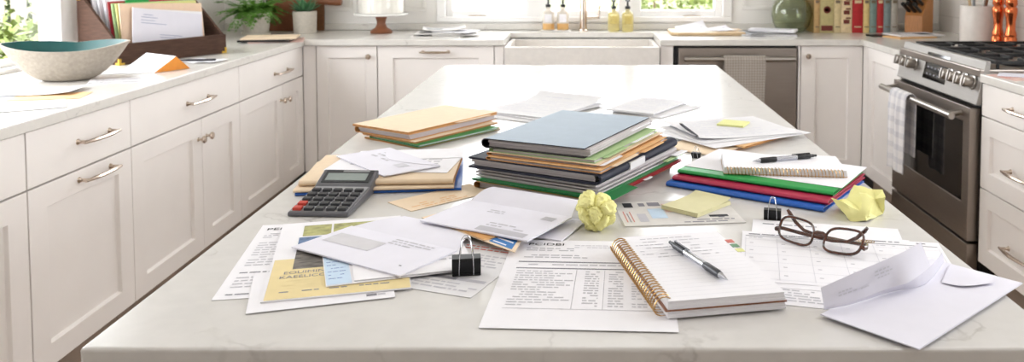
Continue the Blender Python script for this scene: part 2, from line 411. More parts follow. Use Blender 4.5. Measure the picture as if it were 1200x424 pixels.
# left window
w2 = tag(MB().box(-XW-.035, -XW+.02, 3.235, 3.365, LZ0-.011, LZ1+.1).build('window_2', TRIMP, bevel=.003), kind='structure')
b = MB(); b.box(-XW-.1, -XW-.04, LY0, LY1, LZ0, LZ0+.02); b.box(-XW-.1, -XW-.04, LY0, LY1, LZ1-.04, LZ1)
for y in (LY0, 3.285, LY1-.03): b.box(-XW-.1, -XW-.04, y, y+.03, LZ0+.03, LZ1-.04)
b.build('window_frame', TRIMP, w2, bevel=.003)
MB().box(-XW-.072, -XW-.068, LY0+.02, LY1-.02, LZ0+.02, LZ1-.03).build('window_pane', GLASSW, w2)

# ------------------------------------------------------------------ cabinets
def shaker(x0, x1, z0, z1, y=0, st=.072, rail=.06, dep=.011, th=.02):
    b = MB(); a, c, d, e = x0+st, x1-st, z0+rail, z1-rail
    if a >= c: a, c = (x0+x1)/2-.01, (x0+x1)/2+.01
    q = y+dep; i = .004
    vs = [(x0,y,z0),(x1,y,z0),(x1,y,z1),(x0,y,z1),(a,y,d),(c,y,d),(c,y,e),(a,y,e),(a+i,q,d+i),(c-i,q,d+i),(c-i,q,e-i),(a+i,q,e-i),(x0,y+th,z0),(x1,y+th,z0),(x1,y+th,z1),(x0,y+th,z1)]
    fs = [(0,1,5,4),(1,2,6,5),(2,3,7,6),(3,0,4,7),(4,5,9,8),(5,6,10,9),(6,7,11,10),(7,4,8,11),(8,9,10,11),(12,15,14,13),(0,12,13,1),(1,13,14,2),(2,14,15,3),(3,15,12,0)]
    return b.add(vs, fs)
def pull(parent, cx, cz, L=.165, y=0, name='handle'):
    b = MB(); n = 12; h = L/2-.012
    b.tube([(cx-L/2+L*i/n, y-.026-.007*math.sin(PI*i/n), cz) for i in range(n+1)], [.0042+.0022*math.sin(PI*i/n) for i in range(n+1)], 8)
    for s in (-1, 1):
        b.lathe([(.009, 0), (.008, .003), (.005, .007), (.005, .026)], 10, (0, 0, 0))
        k = len(b.v)-40
        for i in range(k, len(b.v)):
            p = b.v[i]; b.v[i] = (cx+s*h+p[0], y-p[2], cz+p[1])
    return b.build(name, NICKEL, parent, smooth=40)
def knob(parent, cx, cz, y=0):
    b = MB(); b.lathe([(.008, 0), (.005, .004), (.005, .012), (.0125, .018), (.014, .023), (.011, .027), (0, .028)], 14)
    b.v = [(cx+p[0], y-p[2], cz+p[1]) for p in b.v]
    return b.build('knob', NICKEL, parent, smooth=40)
KZ = .252
def cabinet(label, loc, rz, w, fronts, depth=.6, gap=.0025, kick=True, zt=.884):
    t = thing('base_cabinet', label, 'cabinet', loc, rz)
    MB().box(.001, w-.001, .022, depth, KZ, zt).build('carcass', PAINT, t)
    if kick: MB().box(.001, w-.001, .06, depth, .001, KZ-.001).build('toe_kick', KICK, t)
    for f in fronts:
        kind, x0, x1, z0, z1 = f[:5]; hw = f[5] if len(f) > 5 else None
        x0 += gap/2; x1 -= gap/2
        if kind == 'slab':
            d = MB().box(x0, x1, 0, .02, z0, z1).build('drawer', PAINT, t, bevel=.0015)
        elif kind == 'filler':
            d = MB().box(x0, x1, 0, .02, z0, z1).build('filler', PAINT, t); continue
        else:
            d = shaker(x0, x1, z0, z1, **(f[6] if len(f) > 6 else {})).build('drawer' if kind == 'sdrawer' else 'door', PAINT, t, bevel=.001)
        if hw:
            if hw[0] == 'pull': pull(d, hw[1], hw[2], hw[3] if len(hw) > 3 else .165)
            else: knob(d, hw[1], hw[2])
    return t
DT0, DT1, DB1 = .738, .881, .733
cabinet('white base cabinet at the left edge, drawer over a door, no handles in view', (-1.385, 1.44, 0), R(90), .662,
        [('slab', 0, .66, DT0, DT1, ('pull', .33, .81)), ('door', 0, .66, KZ, DB1, ('pull', .33, .704))])
cabinet('narrow white base cabinet with two pulls, one on the drawer and one on the door', (-1.385, 2.103, 0), R(90), .49,
        [('slab', 0, .49, DT0, DT1, ('pull', .295, .812, .18)), ('door', 0, .49, KZ, DB1, ('pull', .295, .706, .18))])
cabinet('wide white base cabinet of drawer and two doors below the file box', (-1.385, 2.594, 0), R(90), .828,
        [('slab', 0, .828, DT0, DT1, ('pull', .459, .806, .19)), ('door', 0, .485, KZ, DB1, ('knob', .455, .663)), ('door', .485, .828, KZ, DB1, ('knob', .52, .664))])
cabinet('wide white base cabinet of drawer and two doors in the left corner', (-1.385, 3.423, 0), R(90), .788,
        [('slab', 0, .787, DT0, DT1, ('pull', .48, .796, .19)), ('door', 0, .5, KZ, DB1, ('knob', .468, .664)), ('door', .5, .787, KZ, DB1, ('knob', .535, .66))])
FZ = .882
cabinet('narrow white door cabinet with a round knob below the cake stand', (-1.384, 4.212, 0), 0, .369,
        [('filler', 0, .064, KZ, FZ), ('door', .066, .367, KZ, FZ, ('knob', .328, .83), dict(st=.055))], depth=.55)
cabinet('white cabinet with one long pull on its top rail below the newspapers', (-1.014, 4.212, 0), 0, .626,
        [('sdrawer', 0, .578, KZ, FZ, ('pull', .288, .853, .15), dict(st=.075)), ('filler', .58, .626, KZ, FZ)], depth=.55)
cabinet('white sink base with two doors below the apron sink', (-.386, 4.23, 0), 0, .772,
        [('door', 0, .386, KZ, .63), ('door', .386, .772, KZ, .63)], depth=.5, zt=.64)
cabinet('white door cabinet with a knob at the right of the dishwasher', (1.072, 4.212, 0), 0, .323,
        [('filler', 0, .012, KZ, FZ), ('door', .014, .322, KZ, FZ, ('knob', .047, .832), dict(st=.07))], depth=.55)
cabinet('white corner cabinet between the dishwasher wall and the range', (1.395, 4.210, 0), R(-90), .5,
        [('filler', 0, .072, KZ, FZ), ('door', .072, .499, KZ, FZ, None, dict(st=.06))], depth=.6)
cabinet('white three-drawer base cabinet at the right of the range', (1.395, 2.953, 0), R(-90), .62,
        [('slab', 0, .62, .77, DT1, ('pull', .285, .826, .17)), ('sdrawer', 0, .62, .518, .766, ('pull', .285, .622, .17), dict(st=.062)), ('sdrawer', 0, .62, KZ, .514, ('pull', .285, .368, .17), dict(st=.062))])
tag(MB().box(.39, .452, 4.212, 4.76, .001, .884).build('filler_post', PAINT), 'narrow white post between the apron sink and the dishwasher', 'cabinet filler')

# worktops
G = .003
poly = [(-XW+G, 1.2), (-1.37, 1.2), (-1.37, 4.19), (-.386, 4.19), (-.386, 4.61), (.386, 4.61), (.386, 4.19), (1.385, 4.19), (1.385, 3.708), (XW-G, 3.708), (XW-G, YW-G), (-XW+G, YW-G)]
tag(MB().prism(poly, .8855, Z).build('countertop', QUARTZ2, bevel=.003), 'white quartz worktop running round three walls under the windows', 'countertop')
tag(MB().prism([(1.385, 2.2), (XW-G, 2.2), (XW-G, 2.952), (1.385, 2.952)], .8855, Z).build('countertop', QUARTZ2, bevel=.003), 'short white quartz worktop at the near side of the range', 'countertop')
isl = thing('kitchen_island', 'large white quartz island covered with folders and papers', 'kitchen island', (-.005, 2.02, 0))
MB().box(-.512, .512, -1.164, 1.17, .872, Z).build('island_worktop', QUARTZ, isl, bevel=.004, seg=3)
MB().box(-.46, .46, -.85, 1.13, .1, .8715).build('island_base', PAINT, isl, bevel=.002)
MB().box(-.42, .42, -.8, 1.08, .001, .0995).build('toe_kick', KICK, isl)

SINKM = mat('sink_fireclay', (226, 220, 214), .22)
# apron sink
sk = thing('apron_sink', 'white apron-front farmhouse sink under the window', 'sink', (0, 4.17, .645))
b = MB(); X, T = .382, .022
b.box(-X, X, 0, .03, 0, .236); b.box(-X, X, .41, .435, 0, .236); b.box(-X, -X+T, .03, .41, 0, .236); b.box(X-T, X, .03, .41, 0, .236); b.box(-X+T, X-T, .03, .41, 0, .02)
b.build('basin', SINKM, sk, bevel=.004)
MB().lathe([(.045, .021), (.045, .024), (.03, .025), (0, .0245)], 20, (0, .23, 0)).build('drain', STEEL, sk, smooth=40)
# faucet
fc = thing('faucet', 'tall brushed nickel faucet with a side lever behind the sink', 'faucet', (.008, 4.70, Z))
b = MB(); b.lathe([(.026, 0), (.026, .006), (.021, .01), (.019, .14), (.014, .2), (.013, .36)], 20)
b.tube([(0, 0, .36), (0, -.01, .43), (0, -.05, .48), (0, -.11, .49), (0, -.16, .46), (0, -.18, .4)], .012, 12)
b.build('spout', NICKEL, fc, smooth=40)
b = MB(); b.tube([(.017, 0, .072), (.085, 0, .076)], .008, 10); b.tube([(.085, 0, .07), (.088, 0, .14)], .005, 8)
b.build('lever', NICKEL, fc, smooth=40)

# ------------------------------------------------------------------ dishwasher
dw = thing('dishwasher', 'brushed steel dishwasher with a bar handle and a towel', 'dishwasher', (.458, 4.205, 0))
MB().box(.002, .61, .03, .55, .12, .883).build('body', BLACK, dw)
b = MB(); b.box(.02, .606, 0, .028, .13, .872); b.build('door', STEELD, dw, bevel=.003)
MB().box(.0, .018, .004, .03, .13, .88).build('side_seal', BLACKM, dw)
b = MB(); b.tube([(.045, -.045, .822), (.588, -.045, .822)], .0125, 12)
for x in (.06, .572): b.tube([(x, -.001, .822), (x, -.045, .822)], .007, 8)
b.build('handle', STEEL, dw, smooth=40)
MB().box(.01, .605, .06, .5, .001, .119).build('toe_kick', BLACK, dw)

def towel(name, label, w, path, loc, rz, m, wob=.004, th=.004, mats=None):
    """a cloth hung over a bar: path is its (y, z) line from the front hem over the bar to the back hem"""
    P = [Vector((0, y, z)) for y, z in path]; L = [0]
    for i in range(1, len(P)): L.append(L[-1]+(P[i]-P[i-1]).length)
    nl, nw = 44, 24; b = MB(); rr = random.Random(3)
    ph = [rr.uniform(0, 6) for _ in range(4)]
    for lay in (0, 1):
        for i in range(nl+1):
            s = L[-1]*i/nl; k = max(j for j in range(len(L)) if L[j] <= s+1e-9); k = min(k, len(L)-2)
            f = (s-L[k])/(L[k+1]-L[k]); p = P[k].lerp(P[k+1], f); d = (P[k+1]-P[k]).normalized(); nrm = Vector((0, d.z, -d.y))
            drop = max(0, max(q.z for q in P)-p.z)
            for j in range(nw+1):
                u = j/nw; x = (u-.5)*w*(1-.10*min(1, drop/.3)+.0)
                o = wob*min(1, drop/.08)*(math.sin(u*11+ph[0])+.6*math.sin(u*19+ph[1]+drop*9)) + wob*min(1, drop/.08)*1.2
                q = p + nrm*(-(th*lay)) ; y = q.y - o*(1 if i < nl*.55 else -.3)
                b.v.append((x, y, q.z)); b.uv[len(b.v)-1] = (u*w*10, s*10) if False else (u*w*5, 0)
    M = (nl+1)*(nw+1); ix = lambda l, i, j: l*M+i*(nw+1)+j
    for i in range(nl):
        for j in range(nw):
            b.f.append((ix(0,i,j), ix(0,i,j+1), ix(0,i+1,j+1), ix(0,i+1,j))); b.m.append(0)
            b.f.append((ix(1,i,j), ix(1,i+1,j), ix(1,i+1,j+1), ix(1,i,j+1))); b.m.append(0)
    for i in range(nl):
        for j in (0, nw): b.f.append((ix(0,i,j), ix(0,i+1,j), ix(1,i+1,j), ix(1,i,j))); b.m.append(0)
    for j in range(nw):
        for i in (0, nl): b.f.append((ix(0,i,j), ix(0,i,j+1), ix(1,i,j+1), ix(1,i,j))); b.m.append(0)
    o = b.build(name, m, None, loc, (0, 0, rz), smooth=60)
    me = o.data; l = me.uv_layers[0] if me.uv_layers else me.uv_layers.new(name='UVMap')
    for lp in me.loops:
        co = me.vertices[lp.vertex_index].co; l.data[lp.index].uv = (co.x, co.z)
    return tag(o, label, 'towel')
def hang(zb, zf, zbk, r):
    return [(-r-.0008, zf)] + [(-r-.0008, zf+(zb-zf)*k/8) for k in range(1, 8)] + [(-r*math.cos(a), zb+r*math.sin(a)) for a in [PI*k/8 for k in range(9)]] + [(r+.0008, zb+(zbk-zb)*k/8) for k in range(1, 9)]

# ------------------------------------------------------------------ range (built facing -y, turned to face the island)
rg = thing('gas_range', 'stainless steel gas range with black grates and knobs', 'range', (1.375, 3.705, 0), R(-90))
W = .75
MB().box(.002, W-.002, .03, .62, .06, .9).build('body', BLACKM, rg)
b = MB(); b.box(.002, W-.002, .012, .62, .9005, .928); b.build('cooktop', STEELD, rg, bevel=.004)
b = MB()
pp = [(0, .803), (.03, .803), (.045, .90), (.05, .957), (.034, .957)]
n = len(pp); b.add([(0, y, z) for y, z in pp]+[(W, y, z) for y, z in pp], [tuple(range(n)), tuple(range(2*n-1, n-1, -1))]+[(i, n+i, n+(i+1) % n, (i+1) % n) for i in range(n)])
b.build('control_panel', STEELP, rg, bevel=.003)
def pan(x, t, off=0):    # a point on the slanted panel, t from bottom to top
    return Vector((x, .034*t-off*.976, .803+.154*t+off*.215))
b = MB(); b.quad([pan(.262, .2, .0012), pan(.472, .2, .0012), pan(.472, .88, .0012), pan(.262, .88, .0012)]); b.quad([pan(.262, .2, .0002), pan(.262, .88, .0002), pan(.472, .88, .0002), pan(.472, .2, .0002)])
dsp = b.build('display', DARKGL, rg)
b = MB()
for i in range(5):
    for j in range(3):
        b.quad([pan(.29+.034*i, .32+.17*j, .0016), pan(.305+.034*i, .32+.17*j, .0016), pan(.305+.034*i, .36+.17*j, .0016), pan(.29+.034*i, .36+.17*j, .0016)])
b.build('touch_marks', INK, dsp)
ax = Vector((0, -.976, .215)); ux = Vector((1, 0, 0)); uy = ax.cross(ux)
for x in (.048, .108, .17, .515, .575, .635, .695):
    b = MB(); b.lathe([(.025, .001), (.025, .006), (.019, .008), (.0205, .036), (.018, .042), (0, .043)], 20); b.box(-.004, .004, -.02, .02, .04, .046)
    c = pan(x, .47); b.v = [tuple(c + ux*p[0] + uy*p[1] + ax*p[2]) for p in b.v]
    b.build('range_knob', STEEL, rg, smooth=35)
# oven door with window and bar handle
b = MB(); st = .07
b.add([(0,-.012,.315),(W-.018,-.012,.315),(W-.018,-.012,.79),(0,-.012,.79),(st,-.012,.445),(W-st,-.012,.445),(W-st,-.012,.735),(st,-.012,.735),(st,-.004,.445),(W-st,-.004,.445),(W-st,-.004,.735),(st,-.004,.735),(0,.028,.315),(W-.018,.028,.315),(W-.018,.028,.79),(0,.028,.79)],
      [(0,1,5,4),(1,2,6,5),(2,3,7,6),(3,0,4,7),(4,5,9,8),(5,6,10,9),(6,7,11,10),(7,4,8,11),(8,9,10,11),(12,15,14,13),(0,12,13,1),(1,13,14,2),(2,14,15,3),(3,15,12,0)])
od = b.build('oven_door', STEELD, rg, bevel=.002)
MB().box(st+.001, W-st-.001, -.009, -.0045, .446, .734).build('oven_window', DARKGL, od)
b = MB(); b.tube([(.0, -.066, .758), (W-.04, -.066, .758)], .0125, 14)
for x in (.045, W-.085): b.tube([(x, -.0125, .765), (x, -.066, .758)], .011, 10)
b.build('oven_handle', STEEL, od, smooth=40)
MB().box(.0, W-.018, -.012, .028, .09, .305).build('bottom_drawer', STEELD, rg, bevel=.003)
MB().box(.01, W-.01, .04, .5, .001, .059).build('toe_kick', BLACK, rg)
for g in range(3):
    x0, x1 = .012+.243*g, .012+.243*g+.238; b = MB(); z0, z1 = .944, .957
    for y in (.075, .585): b.box(x0, x1, y, y+.014, z0, z1)
    for x in (x0, x1-.014): b.box(x, x+.014, .089, .585, z0, z1)
    b.box(x0+.014, x1-.014, .323, .337, z0, z1); cx = (x0+x1)/2
    for cy in (.2, .46):
        b.box(cx-.006, cx+.006, cy+.025, cy+.115 if cy < .3 else cy+.12, z0+.001, z1); b.box(cx-.006, cx+.006, cy-.11, cy-.025, z0+.001, z1)
        b.box(x0+.014, cx-.025, cy-.006, cy+.006, z0+.001, z1); b.box(cx+.025, x1-.014, cy-.006, cy+.006, z0+.001, z1)
    for x in (x0+.003, x1-.013):
        for y in (.078, .588, .325): b.box(x, x+.01, y, y+.01, .928, z0)
    b.build('grate', CASTIRON, rg, bevel=.002)
    for cy in (.2, .46):
        b = MB(); b.lathe([(.045, .928), (.045, .934), (.03, .936), (.03, .941), (0, .942)], 20, (cx, cy, 0)); b.build('burner', BLACKM, rg, smooth=40)
towel('dish_towel', 'white plaid dish towel hanging on the oven door handle', .175, hang(.758, .45, .52, .0175), (1.375-.066, 3.705-.25, 0), R(-90), TOWELW, wob=.0045)
towel('dish_towel', 'grey-beige waffle towel hanging on the dishwasher handle', .205, hang(.822, .56, .62, .0170), (.458+.338, 4.205-.045, 0), 0, TOWELG, wob=.0015, th=.003)
# ------------------------------------------------------------------ left worktop
bw = thing('serving_bowl', 'boat-shaped grey stoneware bowl with teal glaze inside', 'bowl', (-1.702, 2.80, Z), R(14))
def bowl_mesh(mb, scale, zoff, m, inner=False):
    n, k = 48, 12; vs = []
    for i in range(k+1):
        s = i/k
        for j in range(n):
            a = 2*PI*j/n; ca, sa = math.cos(a), math.sin(a)
            A = .062+(.194*scale-.062)*(s**.72); B = .042+(.118*scale-.042)*(s**.62)
            tip = abs(ca)**3
            x = A*ca; y = B*sa*(1-.22*tip)
            H = .114+.012*tip-.010*max(0, -sa)**2*(1+.5*ca)+.010*max(0, sa)*abs(math.sin(a*2))
            vs.append((x, y, zoff+(H-zoff)*s**1.25))
    fs = [(i*n+j, i*n+(j+1) % n, (i+1)*n+(j+1) % n, (i+1)*n+j) for i in range(k) for j in range(n)]+[tuple(range(n-1, -1, -1))]
    mb.add(vs, fs, m); return k*n
b = MB(); o1 = bowl_mesh(b, 1, 0, 0); nb = len(b.v); o2 = bowl_mesh(b, .955, .012, 1)
for j in range(48):
    q = (j+1) % 48; b.f.append((o1+j, o1+q, nb+o2+q, nb+o2+j)); b.m.append(0)
b.build('bowl_body', [CERAM, TEAL], bw, smooth=50, recalc=True)

WP = [PAPER, INK, INKL, INKB, INKR, INKD, INKT]
def envelope(label, w, h, x, y, z, rz, t=.002, flap='closed', mats=None, prints=(), window=None, rx=0, ry=0, flap_h=None, name='envelope', group=None, flap_rise=0, puff=.0012, flapmat=None, taper=.12):
    mats = mats or [PAPER2, INK, INKL, INKB, INKR, INKD, INKT]
    zf = lambda u, v: puff*max(0, 1-(2*u/w)**2)*max(0, 1-(2*v/h)**2)
    e = sheet(name, label, 'envelope', w, h, x, y, z, rz, mats, prints, zf=zf, t=t, rx=rx, ry=ry, group=group)
    fm = flapmat or mats[0]
    fh = flap_h or h*.45
    if flap == 'closed':
        b = MB(); n = 10
        pts = [(-w/2+.002, h/2-.001), (0, h/2-fh), (w/2-.002, h/2-.001)]
        rows = []
        for i in range(n+1):
            u = -w/2+.002+(w-.004)*i/n; v1 = h/2-.001-fh*(1-abs(2*i/n-1)**1.6)
            rows.append(((u, h/2-.001, zf(u, h/2)+t+.0002), (u, v1, zf(u, v1)+t+.0004)))
        vs = [p for r_ in rows for p in r_]; b.add(vs+[(p[0], p[1], p[2]+.0003) for p in vs], [(2*i, 2*i+1, 2*i+3, 2*i+2) for i in range(n)]+[(2*i+2*n+2, 2*i+2*n+4, 2*i+2*n+5, 2*i+2*n+3) for i in range(n)]+[(2*i+1, 2*i+2*n+3, 2*i+2*n+5, 2*i+3) for i in range(n)])
        b.build('flap', fm, e, smooth=30)
    elif flap == 'open':
        b = MB(); k = 8; vs = []
        for j in range(k+1):
            s = j/k; half = (w/2-.001)*(1-taper*s); v = h/2+fh*s; zz = .0004+flap_rise*math.sin(s*PI/2)+.0015*math.sin(s*PI)
            vs += [(-half, v, zz), (-half*.33, v, zz+.0006*s), (half*.33, v, zz+.0006*s), (half, v, zz)]
        M = len(vs); b.add(vs+[(p[0], p[1], p[2]+.0004) for p in vs],
            [(4*j+i, 4*j+i+1, 4*j+i+5, 4*j+i+4) for j in range(k) for i in range(3)]+[(M+4*j+i, M+4*j+i+4, M+4*j+i+5, M+4*j+i+1) for j in range(k) for i in range(3)]+[(4*k+i, 4*k+i+1, M+4*k+i+1, M+4*k+i) for i in range(3)]+[(4*j+q, 4*j+4+q, M+4*j+4+q, M+4*j+q) for j in range(k) for q in (0, 3)])
        b.build('flap', fm, e, smooth=30)
    if window:
        u0, v0, u1, v1 = window; b = MB(); n = 6
        for i in range(n):
            a, c = u0+(u1-u0)*i/n, u0+(u1-u0)*(i+1)/n
            b.quad([(a, v0, zf(a, v0)+t+.0003), (c, v0, zf(c, v0)+t+.0003), (c, v1, zf(c, v1)+t+.0003), (a, v1, zf(a, v1)+t+.0003)])
        b.build('address_window', WINP, e)
    return e
WINP = mat('glassine_window', (214, 212, 218), .18)
KM = [KRAFT, INK, INKL, INKB, INKR, INKD, INKT]

GP = [PAPER3, INK, INKL, INKB, INKR, INKD, INKT]
sheet('sheet_of_paper', 'blank white sheet lying at the left frame edge, behind the bowl papers', 'paper', .21, .2, -1.74, 2.47, 0, R(30) , GP, words(-.09, .09, .08, 4, .012, seed=1))
sheet('kraft_sheet', 'brown kraft sheet showing under the white mail before the bowl', 'paper', .19, .13, -1.545, 2.46, .0008, R(14), KM)
envelope('white envelope nearest the left frame edge, below the bowl papers', .25, .15, -1.53, 2.27, .0004, R(32), flap='closed', mats=GP, flapmat=PAPER3)
sheet('sheet_of_paper', 'white letter with a lifted edge lying in front of the bowl', 'paper', .21, .15, -1.615, 2.535, .0035, R(10) , GP, words(-.09, .06, .06, 5, .014, m=2, seed=2), zf=lambda u, v: .008*max(0, u/.105)**2)
envelope('white envelope lying flat at the right of the bowl foot', .19, .12, -1.59, 3.005, 0, R(12), flap='closed', mats=GP, flapmat=PAPER3)
sheet('booklet', 'thin white booklet with a dark edge near the worktop rim', 'booklet', .2, .1, -1.50, 2.775, 0, R(24), [PAPER, INKD, INKL], rule(-.098, .098, -.046, .006, 1)+words(-.08, .05, .03, 3, .014, m=2, seed=4), t=.004)
ORANGEF = mat('orange_lining', (232, 146, 48), .65, noise_amt=.06, noise_scale=40)
# orange-lined envelope propped open like a tent
tv = thing('propped_envelope', 'white envelope with orange lining propped open like a tent', 'envelope', (-1.50, 3.03, Z))
def panel(p, m, name, t=.0006):
    c = [Vector(q) for q in p]; n = (c[1]-c[0]).cross(c[2]-c[0]).normalized()*t
    b = MB(); b.add([tuple(q) for q in c]+[tuple(q+n) for q in c], [(0,1,2,3)], 0); b.f.append((4,7,6,5)); b.m.append(1)
    for i in range(4): b.f.append((i, 4+i, 4+(i+1) % 4, (i+1) % 4)); b.m.append(0)
    return b
P0, P1, R0, R1, B1, B0 = (-.147, .02, .001), (.006, -.07, .001), (-.12, .13, .05), (.042, .02, .05), (.067, .066, .001), (-.05, .17, .001)
panel([P1, P0, R0, R1], 0, '').build('front_panel', [PAPER, ORANGEK], tv, recalc=False)
panel([R1, R0, B0, B1], 0, '').build('back_panel', [ORANGEK, PAPER], tv, recalc=False)
sheet('folded_letter', 'folded white letter between the propped envelope and the wooden box', 'letter', .15, .11, -1.475, 3.30, 0, R(-14), WP, words(-.06, .06, .04, 5, .013, seed=6), zf=lambda u, v: .006*abs(math.sin(u*30)))
b = MB(); c_ = [Vector(P1)+Vector((.002, -.002, 0)), Vector(B1)+Vector((.003, -.001, 0)), Vector(R1)+Vector((.001, -.003, 0))]; n_ = (c_[1]-c_[0]).cross(c_[2]-c_[0]).normalized()*-.0006
b.add([tuple(q) for q in c_]+[tuple(q+n_) for q in c_], [(0, 1, 2), (5, 4, 3), (0, 3, 4, 1), (1, 4, 5, 2), (2, 5, 3, 0)]); b.build('orange_flap', ORANGEF, tv)
b = MB(); b.tube([(0, 0, 0), (.03, .002, 0), (.1, .006, 0), (.13, .008, 0)], [.002, .0045, .0045, .004], 10)
pn = thing('pen', 'dark pen lying on the folded letter by the wooden box', 'pen', (-1.53, 3.225, Z+.0135), R(8)); b.build('pen_barrel', INKD, pn, smooth=40); MB().tube([(-.008, -.0005, 0), (0, 0, 0)], [.0006, .002], 8).build('pen_tip', CHROME, pn, smooth=40)

# dark wooden desk file with brass corners
fb = thing('desk_file_box', 'dark brown wooden file box with brass corners, holding papers', 'file box', (-1.729, 3.172, Z), R(63))
L, Dp, T = .485, .245, .012
MB().box(0, L, 0, T, .001, .08).build('front_board', WALNUT, fb, bevel=.001)
MB().box(0, L, Dp-T, Dp, .001, .255).build('back_board', WALNUT, fb, bevel=.001)
MB().box(T, L-T, T, Dp-T, .001, .011).build('bottom_board', WALNUT, fb)
for x in (0, L-T):
    poly = [(T, .001), (Dp-T, .001), (Dp-T, .255), (Dp-.03, .255), (T, .08)]; n = len(poly)
    b = MB(); b.add([(x, y, z) for y, z in poly]+[(x+T, y, z) for y, z in poly], [tuple(range(n)), tuple(range(2*n-1, n-1, -1))]+[(i, n+i, n+(i+1) % n, (i+1) % n) for i in range(n)])
    b.build('side_board', WALNUT, fb, bevel=.001)
for x in (0, L):
    for (y, s, z) in ((0, 1, .001), (Dp, -1, .24)):
        b = MB(); e = .0012; sx = 1 if x == 0 else -1
        xs = sorted((x-sx*e, x+sx*.022)); xs2 = sorted((x-sx*e, x-sx*.0002)); ys = sorted((y-s*e, y-s*.0002)); ys2 = sorted((y-s*.0002, y+s*.022))
        b.box(xs[0], xs[1], ys[0], ys[1], z, z+.008); b.box(*(sorted((x-sx*e, x+sx*.008))), ys[0], ys[1], z+.008, z+.024)
        b.box(xs2[0], xs2[1], ys2[0], ys2[1], z, z+.008); b.box(xs2[0], xs2[1], *(sorted((y-s*.0002, y+s*.008))), z+.008, z+.024)
        b.build('brass_corner', BRASS, fb)
def upright(name, label, cat, x0, w, h, y, m, t=.002, lean=10, tilt=0, tab=None, prints=None, group=None, zb=.0148):
    """a file standing in the box; local x runs along the box, y back"""
    cx = x0+w/2; d, e = D(63), D(153)
    o = thing(name, label, cat, (-1.729+d.x*cx+e.x*y, 3.172+d.y*cx+e.y*y, Z+zb), R(63), group, rx=R(-lean))
    b = MB(); b.box(-w/2, w/2, 0, t, 0, h); r_ = b
    if tilt: r_.v = [(p[0]*math.cos(tilt)-p[2]*math.sin(tilt), p[1], p[0]*math.sin(tilt)+p[2]*math.cos(tilt)+abs(math.sin(tilt))*w/2) for p in r_.v]
    body = b.build('sheet' if cat != 'file folder' else 'card', m, o)
    if tab: MB().box(tab[0]-w/2, tab[1]-w/2, t*.2, t*.8, h+.0002, h+.012).build('tab', tab[2], o)
    if prints:
        b = MB()
        for (u0, v0, u1, v1, mm) in prints: b.quad([(u0, -.0004, v0), (u1, -.0004, v0), (u1, -.0004, v1), (u0, -.0004, v1)])
        if tilt: b.v = [(p[0]*math.cos(tilt)-p[2]*math.sin(tilt), p[1], p[0]*math.sin(tilt)+p[2]*math.cos(tilt)+abs(math.sin(tilt))*w/2) for p in b.v]
        b.build('print', INKB2, body)
    return o
INKB2 = mat('pale_blue_ink', (150, 156, 186), .8)
PEACH = mat('peach_card', (238, 208, 180), .7, noise_amt=.03)
lab = ['white papers at the very back of the wooden file box', 'white papers second from the back of the wooden file box', 'white papers just behind the middle of the wooden file box', 'white papers directly behind the red file in the wooden box']
for i in range(4): upright('paper_bundle', lab[i], 'papers', .035+.012*i, .37, .235-.004*i, .165-.019*i, PAPER, t=.010, lean=9, group='papers standing in the wooden file box')
upright('file_folder', 'red file folder standing in the wooden file box', 'file folder', .05, .37, .222, .096, REDF, .004, 9)
upright('file_folder', 'pale green file folder standing in the wooden file box', 'file folder', .056, .37, .215, .084, PALEGREEN, .005, 9, tab=(.06, .16, GREENB))
upright('file_folder', 'lime green file folder standing in the wooden file box', 'file folder', .064, .36, .212, .072, YELLOWG, .005, 9)
upright('file_folder', 'peach manila file folder standing in the wooden file box', 'file folder', .062, .37, .200, .060, PEACH, .005, 9, tilt=-.04, tab=None)
upright('letter', 'white letter standing behind the front letter in the file box', 'letter', .10, .31, .165, .047, PAPER, .003, 9, tilt=-.10)
upright('letter', 'white letter with printed address at the front of the file box', 'letter', .085, .31, .155, .034, PAPER2, .004, 10, tilt=-.15,
        prints=[(-.11, .13, -.07, .1325, 1), (-.12, .12, -.05, .1225, 1), (-.12, .108, -.06, .110, 1), (-.12, .097, -.01, .0992, 1), (-.04, .055, .06, .0572, 1), (-.04, .045, .03, .0472, 1)])

# pad and folders in the corner
fo = sheet('writing_pad', 'cream pad with a dark lower cover near the corner pots', 'pad', .25, .2, -1.51, 4.13, .0155, R(12), [MANILA, INKL], [], t=.007)
sheet('dark_folder', 'dark folder under the cream pad near the corner pots', 'folder', .24, .2, -1.52, 4.12, .0055, R(8), [BLACK], t=.0095)
sheet('sheet_of_paper', 'pinkish white papers at the bottom under the dark folder', 'paper', .25, .2, -1.485, 4.14, 0, R(16), [PINKISH], t=.005)

